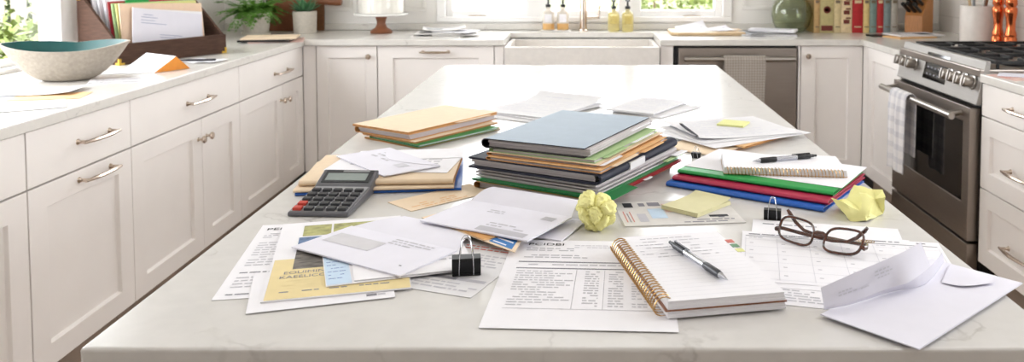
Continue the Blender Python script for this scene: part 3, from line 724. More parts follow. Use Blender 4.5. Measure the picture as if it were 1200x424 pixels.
# potted fern and succulent
def pot(parent, r0, r1, h, name='pot'):
    b = MB(); b.lathe([(r0, 0), (r0*1.02, .002), (r1, h), (r1-.007, h), (r1-.01, h-.014), (0, h-.014)], 32)
    return b.build(name, POTM, parent, smooth=40)
fp = thing('potted_fern', 'bushy green fern in a pale concrete pot with a saucer', 'potted plant', (-1.715, 4.48, Z))
MB().lathe([(.072, .0005), (.076, .012), (.07, .013), (.066, .006), (0, .006)], 28).build('saucer', POTM, fp, smooth=40)
p = pot(fp, .062, .074, .108); p.location = (0, 0, .0075)
MB().lathe([(.06, .095), (.03, .1), (0, .103)], 16).build('soil', SOIL, fp)
r = random.Random(11); b = MB()
for i in range(90):
    az = r.uniform(0, 2*PI); Lf = r.uniform(.09, .185); el = r.uniform(.2, 1.45); c, s = math.cos(az), math.sin(az); drop = r.uniform(.4, 1.5)
    P = []
    for k in range(11):
        q = k/10; rad = .025+Lf*q*math.cos(el*(1-q*.6)); z = .108+Lf*math.sin(el)*q-drop*.10*q*q
        P.append(Vector((c*rad, s*rad, z)))
    if max(q.y for q in P) > .16 or min(q.x for q in P) < -.24 or max(q.x for q in P) > .145 or min(q.z for q in P) < .03: continue
    b.tube(P, .0009, 4)
    side = Vector((-s, c, 0))
    for k in range(1, 11):
        q = k/10; l = .030*math.sin(PI*min(1, q*.8+.2))+.010; t = (P[k]-P[k-1]).normalized()
        for sg in (-1, 1):
            d = (side*sg*.8+t*.5).normalized(); n = Vector((0, 0, 1))*.4*l*r.uniform(-1, .6); w = t*.0085
            if (P[k]+d*l+n).y > .165: continue
            b.quad([P[k]-w*.4, P[k]+d*l*.55+n*.5-w, P[k]+d*l+n, P[k]+d*l*.55+n*.5+w])
b.build('fern_fronds', LEAF, fp, recalc=False)
sp = thing('potted_succulent', 'pointed-leaf succulent in a pale concrete pot', 'potted plant', (-1.492, 4.585, Z))
pot(sp, .058, .063, .118)
MB().lathe([(.05, .1045), (0, .107)], 16).build('soil', SOIL, sp)
b = MB()
for i in range(34):
    az = i*2.4; q = i/34; el = R(25+60*(1-q)); Lf = .075+.03*r.random(); c, s = math.cos(az), math.sin(az); wv = .012
    P = [Vector((c*(.006+Lf*k/5*math.cos(el*(1-.25*k/5))), s*(.006+Lf*k/5*math.cos(el*(1-.25*k/5))), .106+Lf*k/5*math.sin(el)*(1-.12*k/5))) for k in range(6)]
    b.tube(P, [wv*x for x in (.6, 1, 1, .8, .5, .05)], 6, flat=.4)
b.build('succulent_leaves', LEAF2, sp, smooth=50)

# cutting boards leaning on the back wall
cb = thing('cutting_board', 'large rectangular wooden board leaning behind the two pots', 'cutting board', (-1.59, 4.722, Z), 0, rx=R(-2))
MB().box(-.155, .158, 0, .018, .001, .42).build('board', WOODB, cb, bevel=.004)
cb = thing('cutting_board', 'wooden paddle board with a round handle pointing right, behind the succulent', 'cutting board', (-1.59, 4.688, Z), 0, rx=R(-2))
MB().box(-.14, .105, 0, .018, .001, .33).build('board', WOODC, cb, bevel=.004)
b = MB(); b.tube([(.1055, .009, .163), (.14, .009, .163), (.245, .009, .163), (.262, .009, .163)], [.016, .017, .024, .021], 14, flat=1); b.build('handle', WOODC, cb, smooth=40)

# cake stand
cs = thing('cake_stand', 'white cake stand with a turned wooden foot and glass dome', 'cake stand', (-1.078, 4.57, Z))
MB().lathe([(.057, .0005), (.058, .01), (.05, .02), (.032, .03), (.023, .05), (.024, .066), (.03, .084), (.033, .092)], 28).build('foot', WOODC, cs, smooth=40)
MB().lathe([(.05, .0925), (.135, .096), (.142, .1), (.142, .108), (.135, .109), (0, .106)], 40).build('plate', WHITEC, cs, smooth=40)
MB().lathe([(.128, .1095), (.128, .24), (.115, .275), (.07, .305), (.02, .315), (0, .316)], 40).build('glass_dome', GLASS, cs, smooth=60)
MB().lathe([(.014, .3165), (.012, .325), (.018, .335), (.018, .345), (0, .352)], 16).build('dome_knob', GLASS, cs, smooth=60)
b = MB(); b.lathe([(.114, .1085), (.116, .115), (.116, .22), (.11, .228), (0, .23)], 96, rfun=lambda a: 1+.012*math.cos(a*24)); tag(b.build('cake', CAKEM, None, (-1.078, 4.57, Z+.0012), smooth=50), 'white frosted cake with fluted sides under the glass dome', 'cake')

# newspapers on the back worktop
NP = [NEWSP, INK, INKL, INKD, FENCEG]
spots = [(-.73, 4.395, .26, .19, -8, 'lowest newspaper of the pile left of the sink, dark front edge'), (-.66, 4.41, .24, .18, 12, 'newspaper second from the bottom of the pile left of the sink'),
         (-.74, 4.42, .24, .19, 4, 'newspaper in the middle of the pile left of the sink'), (-.655, 4.43, .2, .17, -14, 'white letter sheet near the top of the pile left of the sink'), (-.72, 4.45, .22, .16, 9, 'topmost curled newspaper of the pile left of the sink')]
for i, (x, y, w, h, a, l) in enumerate(spots):
    pr = words(-w/2+.01, w/2-.01, h/2-.03, 9, .012, seed=30+i, m=2) + [(-w/2+.02, -.05, -.01, .03, 4)] + rule(-w/2+.01, w/2-.01, h/2-.015, .008, 3)
    sheet('newspaper', l, 'newspaper', w, h, x, y, .0005+.0068*i, R(a), NP if i != 3 else WP, pr if i != 3 else words(-w/2+.02, w/2-.02, h/2-.02, 8, .015, seed=9), t=.004, zf=(lambda u, v: 0) if i < 4 else (lambda u, v: .014*max(0, u/.11)**2+.008*max(0, -u/.11)**3), group='newspapers left of the sink')

# bottles round the tap
tr = tag(MB().box(-.085, .085, -.04, .04, .0006, .007).build('soap_tray', WHITEC, None, (-.146, 4.69, Z), bevel=.003), 'small white tray under the two clear soap bottles', 'tray')
def bottle(name, label, x, y, z, body, fill, h, r_, group, liquid=None):
    t = thing(name, label, 'bottle', (x, y, z), 0, group)
    MB().lathe([(r_*.92, 0), (r_, .004), (r_, h-.01), (r_*.9, h), (r_*.42, h+.010), (r_*.4, h+.02), (0, h+.021)], 20).build('bottle_body', body, t, smooth=40)
    if liquid: MB().lathe([(r_*1.004, .003), (r_*1.006, .004), (r_*1.006, .036), (r_*1.004, .0365)], 20).build('liquid', liquid, t, smooth=40)
    MB().box(-r_*.6, r_*.6, -r_-.0014, -r_+.006, h*.42, h*.85).build('label', fill, t)
    b = MB(); b.lathe([(r_*.46, h+.0212), (r_*.46, h+.036), (r_*.2, h+.038), (r_*.16, h+.06), (r_*.4, h+.062), (r_*.4, h+.072), (0, h+.073)], 14); b.tube([(0, 0, h+.068), (0, -.03, h+.068), (0, -.036, h+.062)], .004, 8)
    b.build('pump', BLACK, t, smooth=40)
    return t
bottle('soap_bottle', 'clear pump bottle with amber liquid, farther from the tap on the tray', -.185, 4.69, Z+.0075, SOAPW, PAPER, .105, .032, 'clear pump bottles on the tray', SOAPO)
bottle('soap_bottle', 'clear pump bottle with amber liquid, on the tray beside the tap', -.105, 4.69, Z+.0075, SOAPW, PAPER, .105, .032, 'clear pump bottles on the tray', SOAPO)
bottle('soap_bottle', 'yellow pump bottle right next to the tap lever', .174, 4.675, Z, SOAPY, SOAPY, .103, .032, 'yellow pump bottles')
bottle('soap_bottle', 'yellow pump bottle nearer the wooden board', .251, 4.675, Z, SOAPY, SOAPY, .103, .032, 'yellow pump bottles')

# board with papers, magazines, vase
cb = thing('serving_board', 'pale maple board lying flat under papers right of the sink', 'serving board', (.655, 4.53, Z))
MB().prism([(-.19, -.10), (-.16, -.13), (.19, -.13), (.205, -.1), (.205, .13), (-.16, .13), (-.19, .1)], .0005, .018).build('board', WOODL, cb, bevel=.004)
for i, (x, y, w, h, a, l) in enumerate([(.60, 4.53, .17, .14, 20, 'white crumpled letter on the left of the maple board'), (.69, 4.545, .18, .13, -12, 'white letter in the middle of the maple board'), (.745, 4.52, .13, .1, 30, 'small folded white note on the right of the maple board')]):
    sheet('letter', l, 'letter', w, h, x, y, .0188+.0015*i, R(a), WP, words(-w/2+.02, w/2-.02, h/2-.02, 5, .014, m=2, seed=50+i), zf=(lambda k: lambda u, v: .022*max(0, v/.06+.3*u/.08)**2*(1 if k == 0 else .0 if k == 1 else .8)+(.0009 if k else 0))(i), group='letters on the maple board')
MG = [PAPER3, INK, INKL, INKD, FENCEG]
for i, (x, y, w, h, a, l, m) in enumerate([(.97, 4.44, .28, .16, -6, 'lowest magazine beside the green vase', MG), (.94, 4.45, .2, .18, 14, 'dark-printed magazine in the pile beside the green vase', [FENCEG, INKD, INKL, INKD, PAPER]), (1.0, 4.455, .24, .11, -22, 'white folded letter on top of the pile beside the green vase', WP)]):
    sheet('magazine' if i < 2 else 'letter', l, 'magazine' if i < 2 else 'letter', w, h, x, y, .0006+.0095*i, R(a), m, words(-w/2+.02, w/2-.02, h/2-.02, 6, .016, seed=70+i, m=2)+([(-w/2+.02, -.05, 0, .04, 3)] if i < 2 else []), t=.008 if i < 2 else .012, zf=lambda u, v: 0)
vs = thing('glass_vase', 'round grey-green glass vase standing before the panelled wall', 'vase', (1.14, 4.635, Z))
prof = [(.055, .001), (.075, .008), (.098, .045), (.108, .095), (.103, .14), (.08, .18), (.045, .205), (.03, .23), (.032, .29), (.038, .3)]
inn = [(r0-.004, z+.004) for r0, z in reversed(prof)][1:]
MB().lathe(prof+[(.034, .302)]+inn+[(0, .005)], 48).build('vase_body', GLASSG, vs, smooth=60)

# cookbooks
books = [(955, 962, 'tan', (196, 160, 110), 'plain tan cookbook at the vase end of the row'), (962, 978.5, 'olive', (192, 178, 126), 'broad yellow-green cookbook with an emblem and a dark picture'), (978.5, 987, 'cream', (216, 196, 150), 'narrow cream cookbook between the emblem book and the patterned one'),
         (987, 1000, 'cream2', (232, 208, 166), 'cream cookbook with dark red patterns on its spine'), (1000, 1013, 'red', (178, 30, 36), 'broad bright red cookbook'), (1013, 1020.5, 'butter', (226, 200, 136), 'narrow yellow cookbook between red and teal ones'),
         (1020.5, 1029, 'teal', (128, 148, 142), 'grey-teal cookbook right of the yellow one'), (1029, 1037, 'red2', (182, 44, 46), 'narrow red cookbook between two grey-teal ones'), (1037, 1045.5, 'slate', (132, 146, 146), 'grey-teal cookbook right of the narrow red one'), (1045.5, 1054, 'speck', (176, 170, 160), 'speckled grey cookbook beside the knife block')]
for i, (a, c, nm, col, l) in enumerate(books):
    k = .00457; x0, x1 = (a-682)*k+.001, (c-682)*k-.001; h = .225+.03*r.random(); d = .155+.01*r.random()
    t = thing('cookbook', l, 'book', ((x0+x1)/2, 4.58, Z), 0, 'cookbooks in the right corner'); w = x1-x0
    bm = mat('book_'+nm, col, .6, noise_amt=.12, noise_scale=60)
    b = MB(); n = 6; poly = [(-w/2+w*q/n, -.004*math.sin(PI*q/n)) for q in range(n+1)]
    b.prism(poly+[(w/2, .003), (-w/2, .003)], .0005, h); b.box(-w/2, -w/2+.002, .0031, d, .0005, h); b.box(w/2-.002, w/2, .0031, d, .0005, h)
    cv = b.build('cover', bm, t, smooth=40)
    MB().box(-w/2+.0023, w/2-.0023, .0035, d-.004, .004, h-.004).build('pages', PAPEREDGE, t)
    b = MB(); f = -.0052
    if i == 1: b.lathe([(.018, 0), (.02, .0008), (.013, .0008), (.012, 0)], 18); b.v = [(p[0], f+.0005-p[2]*.5, .125+p[1]) for p in b.v]; b.build('spine_emblem', mat('spine_dark_red', (112, 44, 34), .6), cv, recalc=False); b = MB(); b.box(-w*.42, w*.42, f, f+.0006, .012, .04)
    elif i == 3:
        for z in (.05, .1, .15): b.box(-w*.3, w*.25, f, f+.0006, z, z+.022); b.box(-w*.1, w*.35, f, f+.0006, z+.026, z+.034)
    else:
        for z in (.03, .16, .19): b.box(-w*.32, w*.32, f, f+.0006, z, z+.006+.01*(z == .16))
    b.build('spine_print', mat('spine_dark_red', (112, 44, 34), .6) if i in (1, 3) else mat('spine_pale', (222, 200, 160), .6) if i in (4, 7) else mat('spine_grey', (120, 104, 84), .6), cv, recalc=False)

# knife block
kb = thing('knife_block', 'wooden knife block with black-handled knives in the right corner', 'knife block', (1.815, 4.585, Z), R(-48))
poly = [(-.06, .001), (.06, .001), (.06, .2), (.015, .22), (-.06, .095)]; n = len(poly)
b = MB(); b.add([(-.05, y, z) for y, z in poly]+[(.05, y, z) for y, z in poly], [tuple(range(n)), tuple(range(2*n-1, n-1, -1))]+[(i, n+i, n+(i+1) % n, (i+1) % n) for i in range(n)])
b.build('block', WOODK, kb, bevel=.003)
dv = Vector((0, -.857, .515))
for i in range(3):
    for j in range(3):
        s = .17+.3*j; base = Vector((-.031+.031*i, -.06+.075*s, .095+.125*s)); ln = .085+.012*((i+j) % 2)
        b = MB(); b.tube([base+dv*.0015, base+dv*.012, base+dv*ln*.6, base+dv*ln], [.008, .0105, .0095, .0115], 10, flat=1.0)
        b.build('knife_handle', BLACK, kb, smooth=40)

# papers beside the range
sheet('kraft_envelope', 'tan envelope at the bottom of the mail behind the range', 'envelope', .22, .15, 1.66, 4.32, .0004, R(18), KM, t=.006)
sheet('magazine', 'white magazine with a dark picture on the mail behind the range', 'magazine', .25, .17, 1.705, 4.375, .0072, R(12), [PAPER, INKD, INKL], [(.01, -.05, .09, .03, 1)]+words(-.11, 0, .06, 6, .015, m=2, seed=91), t=.006, zf=lambda u, v: .0)
sheet('pocket_notebook', 'small dark pocket notebook lying at the worktop corner near the books', 'notebook', .075, .07, 1.515, 4.38, .0004, R(10), [BLACK], t=.008)
# crock with utensils
ck = thing('utensil_crock', 'white cylindrical crock full of cooking utensils behind the range', 'crock', (1.862, 4.01, Z))
MB().lathe([(.074, .001), (.076, .004), (.0765, .178), (.075, .18), (.070, .178), (.069, .02), (0, .018)], 36).build('crock_body', CROCKM, ck, smooth=40)
ut = [(-.03, -.02, -16, WOODL, 'wooden spoon leaning left in the white crock'), (-.005, .03, -4, FENCEG, 'grey spatula standing upright in the white crock'), (.02, -.025, 6, STEEL, 'steel whisk handle in the middle of the white crock'), (.038, .01, 14, WOODC, 'dark wooden spoon leaning right in the white crock')]
for (x, y, a, m, l) in ut:
    u = thing('utensil', l, 'utensil', (1.862+x*.6, 4.01+y*.6, Z+.028), 0, 'utensils in the white crock', ry=R(a*.55))
    MB().tube([(0, 0, 0), (0, 0, .15), (0, 0, .23)], [.006, .006, .007], 10).build('handle', m, u, smooth=40)
    MB().tube([(0, 0, .2302), (0, 0, .25), (0, 0, .28), (0, 0, .295)], [.008, .02, .024, .012], 12, flat=.35).build('head', m, u, smooth=40)
for (x, y, l) in ((1.893, 3.872, 'polished copper pepper mill nearer the crock'), (1.915, 3.80, 'polished copper pepper mill nearer the range grates')):
    pm = thing('pepper_mill', l, 'pepper mill', (x, y, Z), 0, 'copper mills behind the range')
    MB().lathe([(.027, .0008), (.028, .01), (.027, .045), (.023, .05), (.026, .055), (.025, .062), (.019, .085), (.020, .12), (.026, .155), (.027, .175), (.021, .185)], 24).build('mill_body', COPPER, pm, smooth=40)
    MB().lathe([(.020, .1855), (.026, .195), (.025, .215), (.018, .235), (.008, .245), (.011, .252), (.008, .262), (0, .264)], 24).build('mill_head', COPPER, pm, smooth=40)
sheet('pink_paper', 'pinkish sheet under the white mail on the near right worktop', 'paper', .17, .14, 1.485, 2.86, .0004, R(12), [PINKISH, INKR], words(-.08, .08, .06, 6, .015, seed=93), t=.002)
envelope('white envelope lying on the pinkish sheet right of the range', .17, .09, 1.50, 2.865, .0032, R(-30), flap='closed')
sheet('sheet_of_paper', 'white sheet lying under the frame edge on the near right worktop', 'paper', .2, .24, 1.72, 2.66, .0062, R(20), WP, words(-.08, .08, .1, 12, .015, m=2, seed=95))
# ------------------------------------------------------------------ folders and stacks on the island
def folder(name, label, F, a, L, W, side, z0, z1, cover, edge=None, papers=3, tabs=(), c=.0008, group=None, cat='folder', bulge=.35, over=0, psheet=None, seed=0, spine_label=None):
    """F is the front corner, the long edge of length L leaves it at angle a, the short one (W) at a + 90"""
    u, v, F = D(a), D(a+90), Vector(F); T = z1-z0
    if side == 'left': o, ang, S, Y = F+v*W+u*L, a+180, L, W
    elif side == 'right': o, ang, S, Y = F, a, L, W
    else: o, ang, S, Y = F+v*W, a-90, W, L
    t = thing(name, label, cat, (o.x, o.y, Z+z0), R(ang), group)
    edge = edge or cover; k = 6; bo = T*bulge
    outer = [(Y, 0)]+[(.003-(.003+bo)*math.sin(PI*q/k), T/2-T/2*math.cos(PI*q/k)) for q in range(k+1)]+[(Y, T)]
    Ti = T-2*c; inner = [(Y, T-c)]+[(.003-(.003+bo-c)*math.sin(PI*q/k), T/2+Ti/2*math.cos(PI*q/k)) for q in range(k+1)]+[(Y, c)]
    n = len(outer); b = MB()
    vs = [(0, y, z) for y, z in outer+inner]+[(S, y, z) for y, z in outer+inner]; N = 2*n; b.add(vs, [])
    for i in range(n-1):
        b.f.append((i, i+1, N+i+1, N+i)); b.m.append(0)
        j = 2*n-1-i; b.f.append((j, j-1, N+j-1, N+j)); b.m.append(1)
        b.f.append((i, 2*n-1-i, 2*n-2-i, i+1)); b.m.append(1); b.f.append((N+i, N+i+1, N+2*n-2-i, N+2*n-1-i)); b.m.append(1)
    for i, j in ((0, 2*n-1), (n-1, n)): b.f.append((i, j, N+j, N+i)); b.m.append(1)
    cv = b.build('cover', [cover, edge], t, smooth=40)
    if papers:
        r = random.Random(seed+17); b = MB(); h = (T-2*c-.0004)/papers
        for q in range(papers):
            j = lambda s: r.uniform(-s, s); zz = c+.0002+h*q
            b.box(.005+j(.003), S-.005+j(.003), .006, Y-.004+over+j(.003), zz, zz+h*.93)
        b.build('papers', psheet or PAPEREDGE, t)
    for (x0, x1, ln, fz, m) in tabs:
        zz = c+(T-2*c)*fz
        MB().prism([(x0, Y-.006), (x1, Y-.006), (x1, Y+ln*.4), (x1-.004, Y+ln), (x0+.004, Y+ln), (x0, Y+ln*.4)], zz-.0005, zz).build('tab', m, t)
    if spine_label:
        x0, x1, m = spine_label; zz = T*.18
        MB().box(x0, x1, -bo-.0012, -bo*.72, zz, T-zz).build('spine_label', m, t)
    return t
def paper_stack(label, F, a, L, W, z0, z1, n, group=None, tabs=(), seed=0, m=None):
    u, v, F = D(a), D(a+90), Vector(F); t = thing('paper_stack', label, 'papers', (F.x, F.y, Z+z0), R(a), group); r = random.Random(seed); b = MB(); h = (z1-z0)/n
    for q in range(n):
        j = lambda s: r.uniform(-s, s); b.box(j(.006), L+j(.006), j(.006), W+j(.006), h*q, h*(q+.95))
    b.build('papers', m or PAPEREDGE, t)
    for (x0, x1, ln, z, mm) in tabs: MB().box(x0, x1, -ln, -.007, z, z+.0015).build('divider_tab', mm, t)
    return t

# the tall centre stack, bottom to top
g = 'folders in the tall centre stack'
folder('file_folder', 'orange kraft folder of papers at the bottom of the tall centre stack', (.012, 1.352), 59, .314, .231, 'left', .0004, .0125, ORANGEK, papers=4, group=g, seed=1, over=.002)
folder('file_folder', 'red folder with a white label near the bottom of the tall centre stack', (.036, 1.345), 60, .312, .235, 'left', .013, .0167, REDF, papers=1, group=g, seed=2, tabs=[(.14, .17, .006, .6, PAPER)])
folder('file_folder', 'dark green folder with a wide tab in the tall centre stack', (.024, 1.336), 60, .322, .247, 'left', .017, .0205, GREENF, papers=1, group=g, seed=3, tabs=[(.225, .318, .026, .95, GREENF)])
paper_stack('thick pile of papers between the green folder and the navy binder', (.025, 1.352), 60, .318, .235, .0208, .0382, 7, tabs=[(.235, .31, .016, .006, PALEGREEN), (.27, .32, .02, .01, PAPER)], seed=4)
folder('ring_binder', 'navy blue binder with a white spine label in the tall centre stack', (.023, 1.343), 61.5, .318, .25, 'right', .0385, .0575, NAVY, papers=4, c=.0035, group=g, cat='binder', seed=5, bulge=.5, spine_label=(.105, .165, PAPER3))
folder('file_folder', 'lower manila folder with tabs just above the navy binder', (.030, 1.340), 63, .288, .216, 'left', .058, .0635, KRAFT, ORANGEK, papers=2, group=g, seed=6, tabs=[(.03, .13, .008, .5, KRAFT), (.15, .25, .008, .9, MANILA)])
folder('file_folder', 'upper manila folder with pale tabs in the tall centre stack', (.026, 1.352), 63.5, .286, .21, 'left', .0638, .069, MANILA, ORANGEK, papers=2, group=g, seed=7, tabs=[(.2, .282, .007, .9, PAPER)])
folder('file_folder', 'pale green folder with tabs under the blue-grey top folder', (.021, 1.362), 64, .282, .2, 'left', .0693, .0752, PALEGREEN, papers=2, group=g, seed=8, tabs=[(.03, .13, .006, .9, PAPER), (.16, .25, .007, .6, PALEGREEN)])
folder('presentation_folder', 'blue-grey covered folder on top of the tall centre stack', (.004, 1.371), 65, .30, .19, 'left', .0755, .092, BLUEGREY, BLACK, papers=5, group=g, seed=9, c=.0018, over=.010, tabs=[(.02, .12, .012, .82, PAPER)])

# back left stack
g = 'folders in the back left stack'
folder('file_folder', 'manila folder at the bottom of the back left stack', (-.347, 1.776), 53, .262, .17, 'left', .0004, .0042, KRAFT, ORANGEK, papers=1, group=g, seed=11)
folder('file_folder', 'dark green folder in the back left stack', (-.343, 1.769), 52, .245, .16, 'left', .0046, .0092, GREENF, papers=1, group=g, seed=12)
folder('file_folder', 'thin manila folder with a tab above the green one in the back left stack', (-.352, 1.782), 55, .27, .165, 'left', .0096, .0132, MANILA, ORANGEK, papers=1, group=g, seed=13)
folder('file_folder', 'thick kraft folder full of papers near the top of the back left stack', (-.366, 1.793), 56, .29, .168, 'left', .0136, .0268, KRAFT, ORANGEK, papers=4, group=g, seed=14, bulge=.25)
folder('file_folder', 'cream folder with a long tab lying on top of the back left stack', (-.369, 1.791), 56, .295, .172, 'left', .0271, .0322, MANILA, ORANGEK, papers=0, group=g, seed=15, tabs=[(.03, .15, .010, .97, MANILA)], bulge=.3, c=.0018)

# left stack behind the calculator
g = 'folders behind the calculator'
folder('plastic_folder', 'blue plastic folder at the bottom of the stack behind the calculator', (-.208, 1.452), 97, .225, .278, 'front', .0004, .0052, BLUEF, papers=1, group=g, seed=21)
folder('file_folder', 'lower manila folder in the stack behind the calculator', (-.220, 1.446), 96, .2, .268, 'front', .0056, .0112, MANILA, ORANGEK, papers=2, group=g, seed=22)
folder('file_folder', 'upper manila folder of papers under the envelopes behind the calculator', (-.222, 1.452), 93, .19, .262, 'front', .0116, .0215, MANILA, ORANGEK, papers=3, group=g, seed=23)
sheet('sheet_of_paper', 'large white sheet spread over the folders behind the calculator', 'paper', .225, .13, -.345, 1.562, .0222, R(-5), WP, words(-.08, .08, .05, 5, .016, m=2, seed=41))
sheet('sheet_of_paper', 'white sheet at the back edge of the folders behind the calculator', 'paper', .2, .08, -.33, 1.628, .0229, R(7), WP)
envelope('white envelope with a pale blue stamp on the folders behind the calculator', .195, .112, -.362, 1.566, .0237, R(-50), flap='closed', prints=[(.04, -.01, .065, .012, 6), (.045, -.006, .06, .008, 3)]+words(-.06, .02, .03, 3, .014, m=2, seed=42), t=.0018)

# right stack
g = 'plastic folders under the notepad'
folder('plastic_folder', 'blue plastic folder at the bottom of the right stack', (.381, 1.325), 56, .225, .28, 'front', .0004, .0088, BLUEF, papers=2, c=.0012, group=g, seed=31)
folder('plastic_folder', 'crimson plastic folder in the middle of the right stack', (.391, 1.334), 56, .205, .278, 'front', .0092, .0166, CRIMSON, papers=2, c=.0012, group=g, seed=32)
folder('plastic_folder', 'bright green plastic folder on top of the right stack', (.405, 1.357), 57.5, .185, .277, 'front', .017, .0242, GREENB, papers=2, c=.0012, group=g, seed=33)
sheet('sheet_of_paper', 'white sheet lying under the wire-bound pad on the green folder', 'paper', .285, .165, .349, 1.524, .0247, R(-32), WP)

def coil(b, p0, p1, r, turns, wire, tilt=.35, n=14, zc=0):
    """rings round the line p0-p1"""
    p0, p1 = Vector(p0), Vector(p1); ax = (p1-p0).normalized(); sd = Vector((0, 0, 1)).cross(ax); L = (p1-p0).length; P = []
    for i in range(turns*n+1):
        q = i/n; a = 2*PI*q; P.append(p0+ax*(L*q/turns)+sd*(r*math.cos(a))+Vector((0, 0, 1))*(r*math.sin(a)))
    return b.tube(P, wire, 5)
nb = thing('notepad', 'wire-bound white notepad with a black pen on the plastic folders', 'notepad', (.357, 1.507, Z+.0255), R(-7))
MB().box(-.105, .105, -.052, .06, .0, .0012).build('back_cover', WOODL, nb)
b = MB()
for q in range(4): b.box(-.1045+.0004*q, .1045-.0003*q, -.0515, .0595-.0004*q, .0013+.0026*q, .0013+.0026*q+.0025)
b.build('pages', PAPER, nb)
b = MB(); coil(b, (-.1, -.052, .006), (.1, -.052, .006), .0068, 34, .0007); b.build('wire_coil', GOLD, nb, smooth=50)
def pen(label, p, q, z, body, grip, clipm):
    p, q = Vector(p), Vector(q); d = q-p; t = thing('pen', label, 'pen', (p.x, p.y, Z+z+.0048), math.atan2(d.y, d.x)); L = d.length
    MB().tube([(.0, 0, 0), (.006, 0, 0), (.008, 0, 0), (.035, 0, 0)], [.0028, .0032, .0046, .0047], 12).build('cap_end', grip, t, smooth=30)
    MB().tube([(.0352, 0, 0), (L*.62, 0, 0)], .0042, 12).build('barrel', body, t, smooth=30)
    MB().tube([(L*.62+.0003, 0, 0), (L*.66, 0, 0), (L*.85, 0, 0), (L*.88, 0, 0)], [.0043, .0048, .0048, .0042], 12).build('grip', grip, t, smooth=30)
    MB().tube([(L*.88+.0003, 0, 0), (L*.965, 0, 0), (L, 0, 0)], [.0038, .0016, .0006], 12).build('tip', PENS, t, smooth=30)
    b = MB(); b.box(.008, .045, -.0012, .0012, .0051, .0062); b.box(.008, .012, -.0012, .0012, .0040, .0051); b.build('clip', clipm, t)
    MB().tube([(-.006, 0, 0), (-.0002, 0, 0)], .0022, 10).build('clicker', clipm, t, smooth=30)
    return t
pen('black pen with a clear middle lying on the wire-bound notepad', (.421, 1.535), (.302, 1.493), .0373, PENS, BLACK, BLACK)

# far papers
AP = [(-.125, 2.235, .215, .30, -33, 'lowest white sheet of the far left loose papers'), (-.105, 2.25, .21, .29, -38, 'middle white sheet of the far left loose papers'), (-.10, 2.245, .2, .28, -30, 'topmost sheet of the far left loose papers with curled edge')]
for i, (x, y, w, h, a, l) in enumerate(AP):
    sheet('sheet_of_paper', l, 'paper', w, h, x, y, .0004+.0035*i, R(a), [PAPER3, INK, INKP], words(-w/2+.02, w/2-.02, h/2-.03, 12, .018, m=2, seed=60+i), t=.0025, zf=(lambda u, v: 0) if i < 2 else (lambda u, v: .014*max(0, (v-.06)/.08)**2), group='loose papers at the far left of the island')
sheet('booklet', 'stapled white booklet among the far right loose papers', 'booklet', .135, .225, .178, 2.262, .0065, R(-30), [PAPER3, INK, INKP], words(-.05, .05, .09, 10, .018, m=2, seed=64), t=.004)
sheet('sheet_of_paper', 'white sheet sticking out to the right under the far booklet', 'paper', .15, .2, .20, 2.245, .0005, R(-38), [PAPER3, INK, INKL], t=.004)

# right middle papers
folder('file_folder', 'manila folder under the left of the right-middle papers', (.271, 1.697), 49, .3, .13, 'front', .0004, .006, MANILA, KRAFT, papers=1, seed=51, group='folders under the right-middle papers')
folder('file_folder', 'tan folder sticking out to the right under the right-middle papers', (.338, 1.752), 46, .2, .14, 'front', .0064, .0105, KRAFT, ORANGEK, papers=2, seed=52, group='folders under the right-middle papers')
sheet('sheet_of_paper', 'lowest wide sheet of the right-middle papers', 'paper', .285, .2, .338, 1.893, .011, R(33), [PAPER3, INK, INKP], t=.0009)
sheet('sheet_of_paper', 'middle grey-white sheet of the right-middle papers', 'paper', .26, .2, .332, 1.912, .0125, R(25), [PAPER3, INK, INKL], t=.0008)
sheet('sheet_of_paper', 'top sheet of the right-middle papers below the sticky pad and pencil', 'paper', .25, .21, .335, 1.932, .0140, R(19), [PAPER3, INK, INKP], words(-.1, .1, .08, 10, .017, m=2, seed=67), t=.0008, zf=lambda u, v: .006*max(0, -u/.125)**3)
sheet('sticky_note_pad', 'small lime yellow sticky pad on the right-middle papers', 'sticky notes', .062, .062, .352, 1.966, .0152, R(-25), [YELLOWG], t=.004)
pc = thing('pencil', 'thin dark pencil lying on the top sheet of the right-middle papers', 'pencil', (.226, 1.918, Z+.0240), R(-79), ry=R(2.2))
MB().tube([(0, 0, 0), (.11, 0, 0), (.122, 0, 0)], [.0028, .0028, .0006], 6).build('pencil_body', INKD, pc); MB().tube([(-.008, 0, 0), (-.0003, 0, 0)], .003, 8).build('ferrule', CHROME, pc)

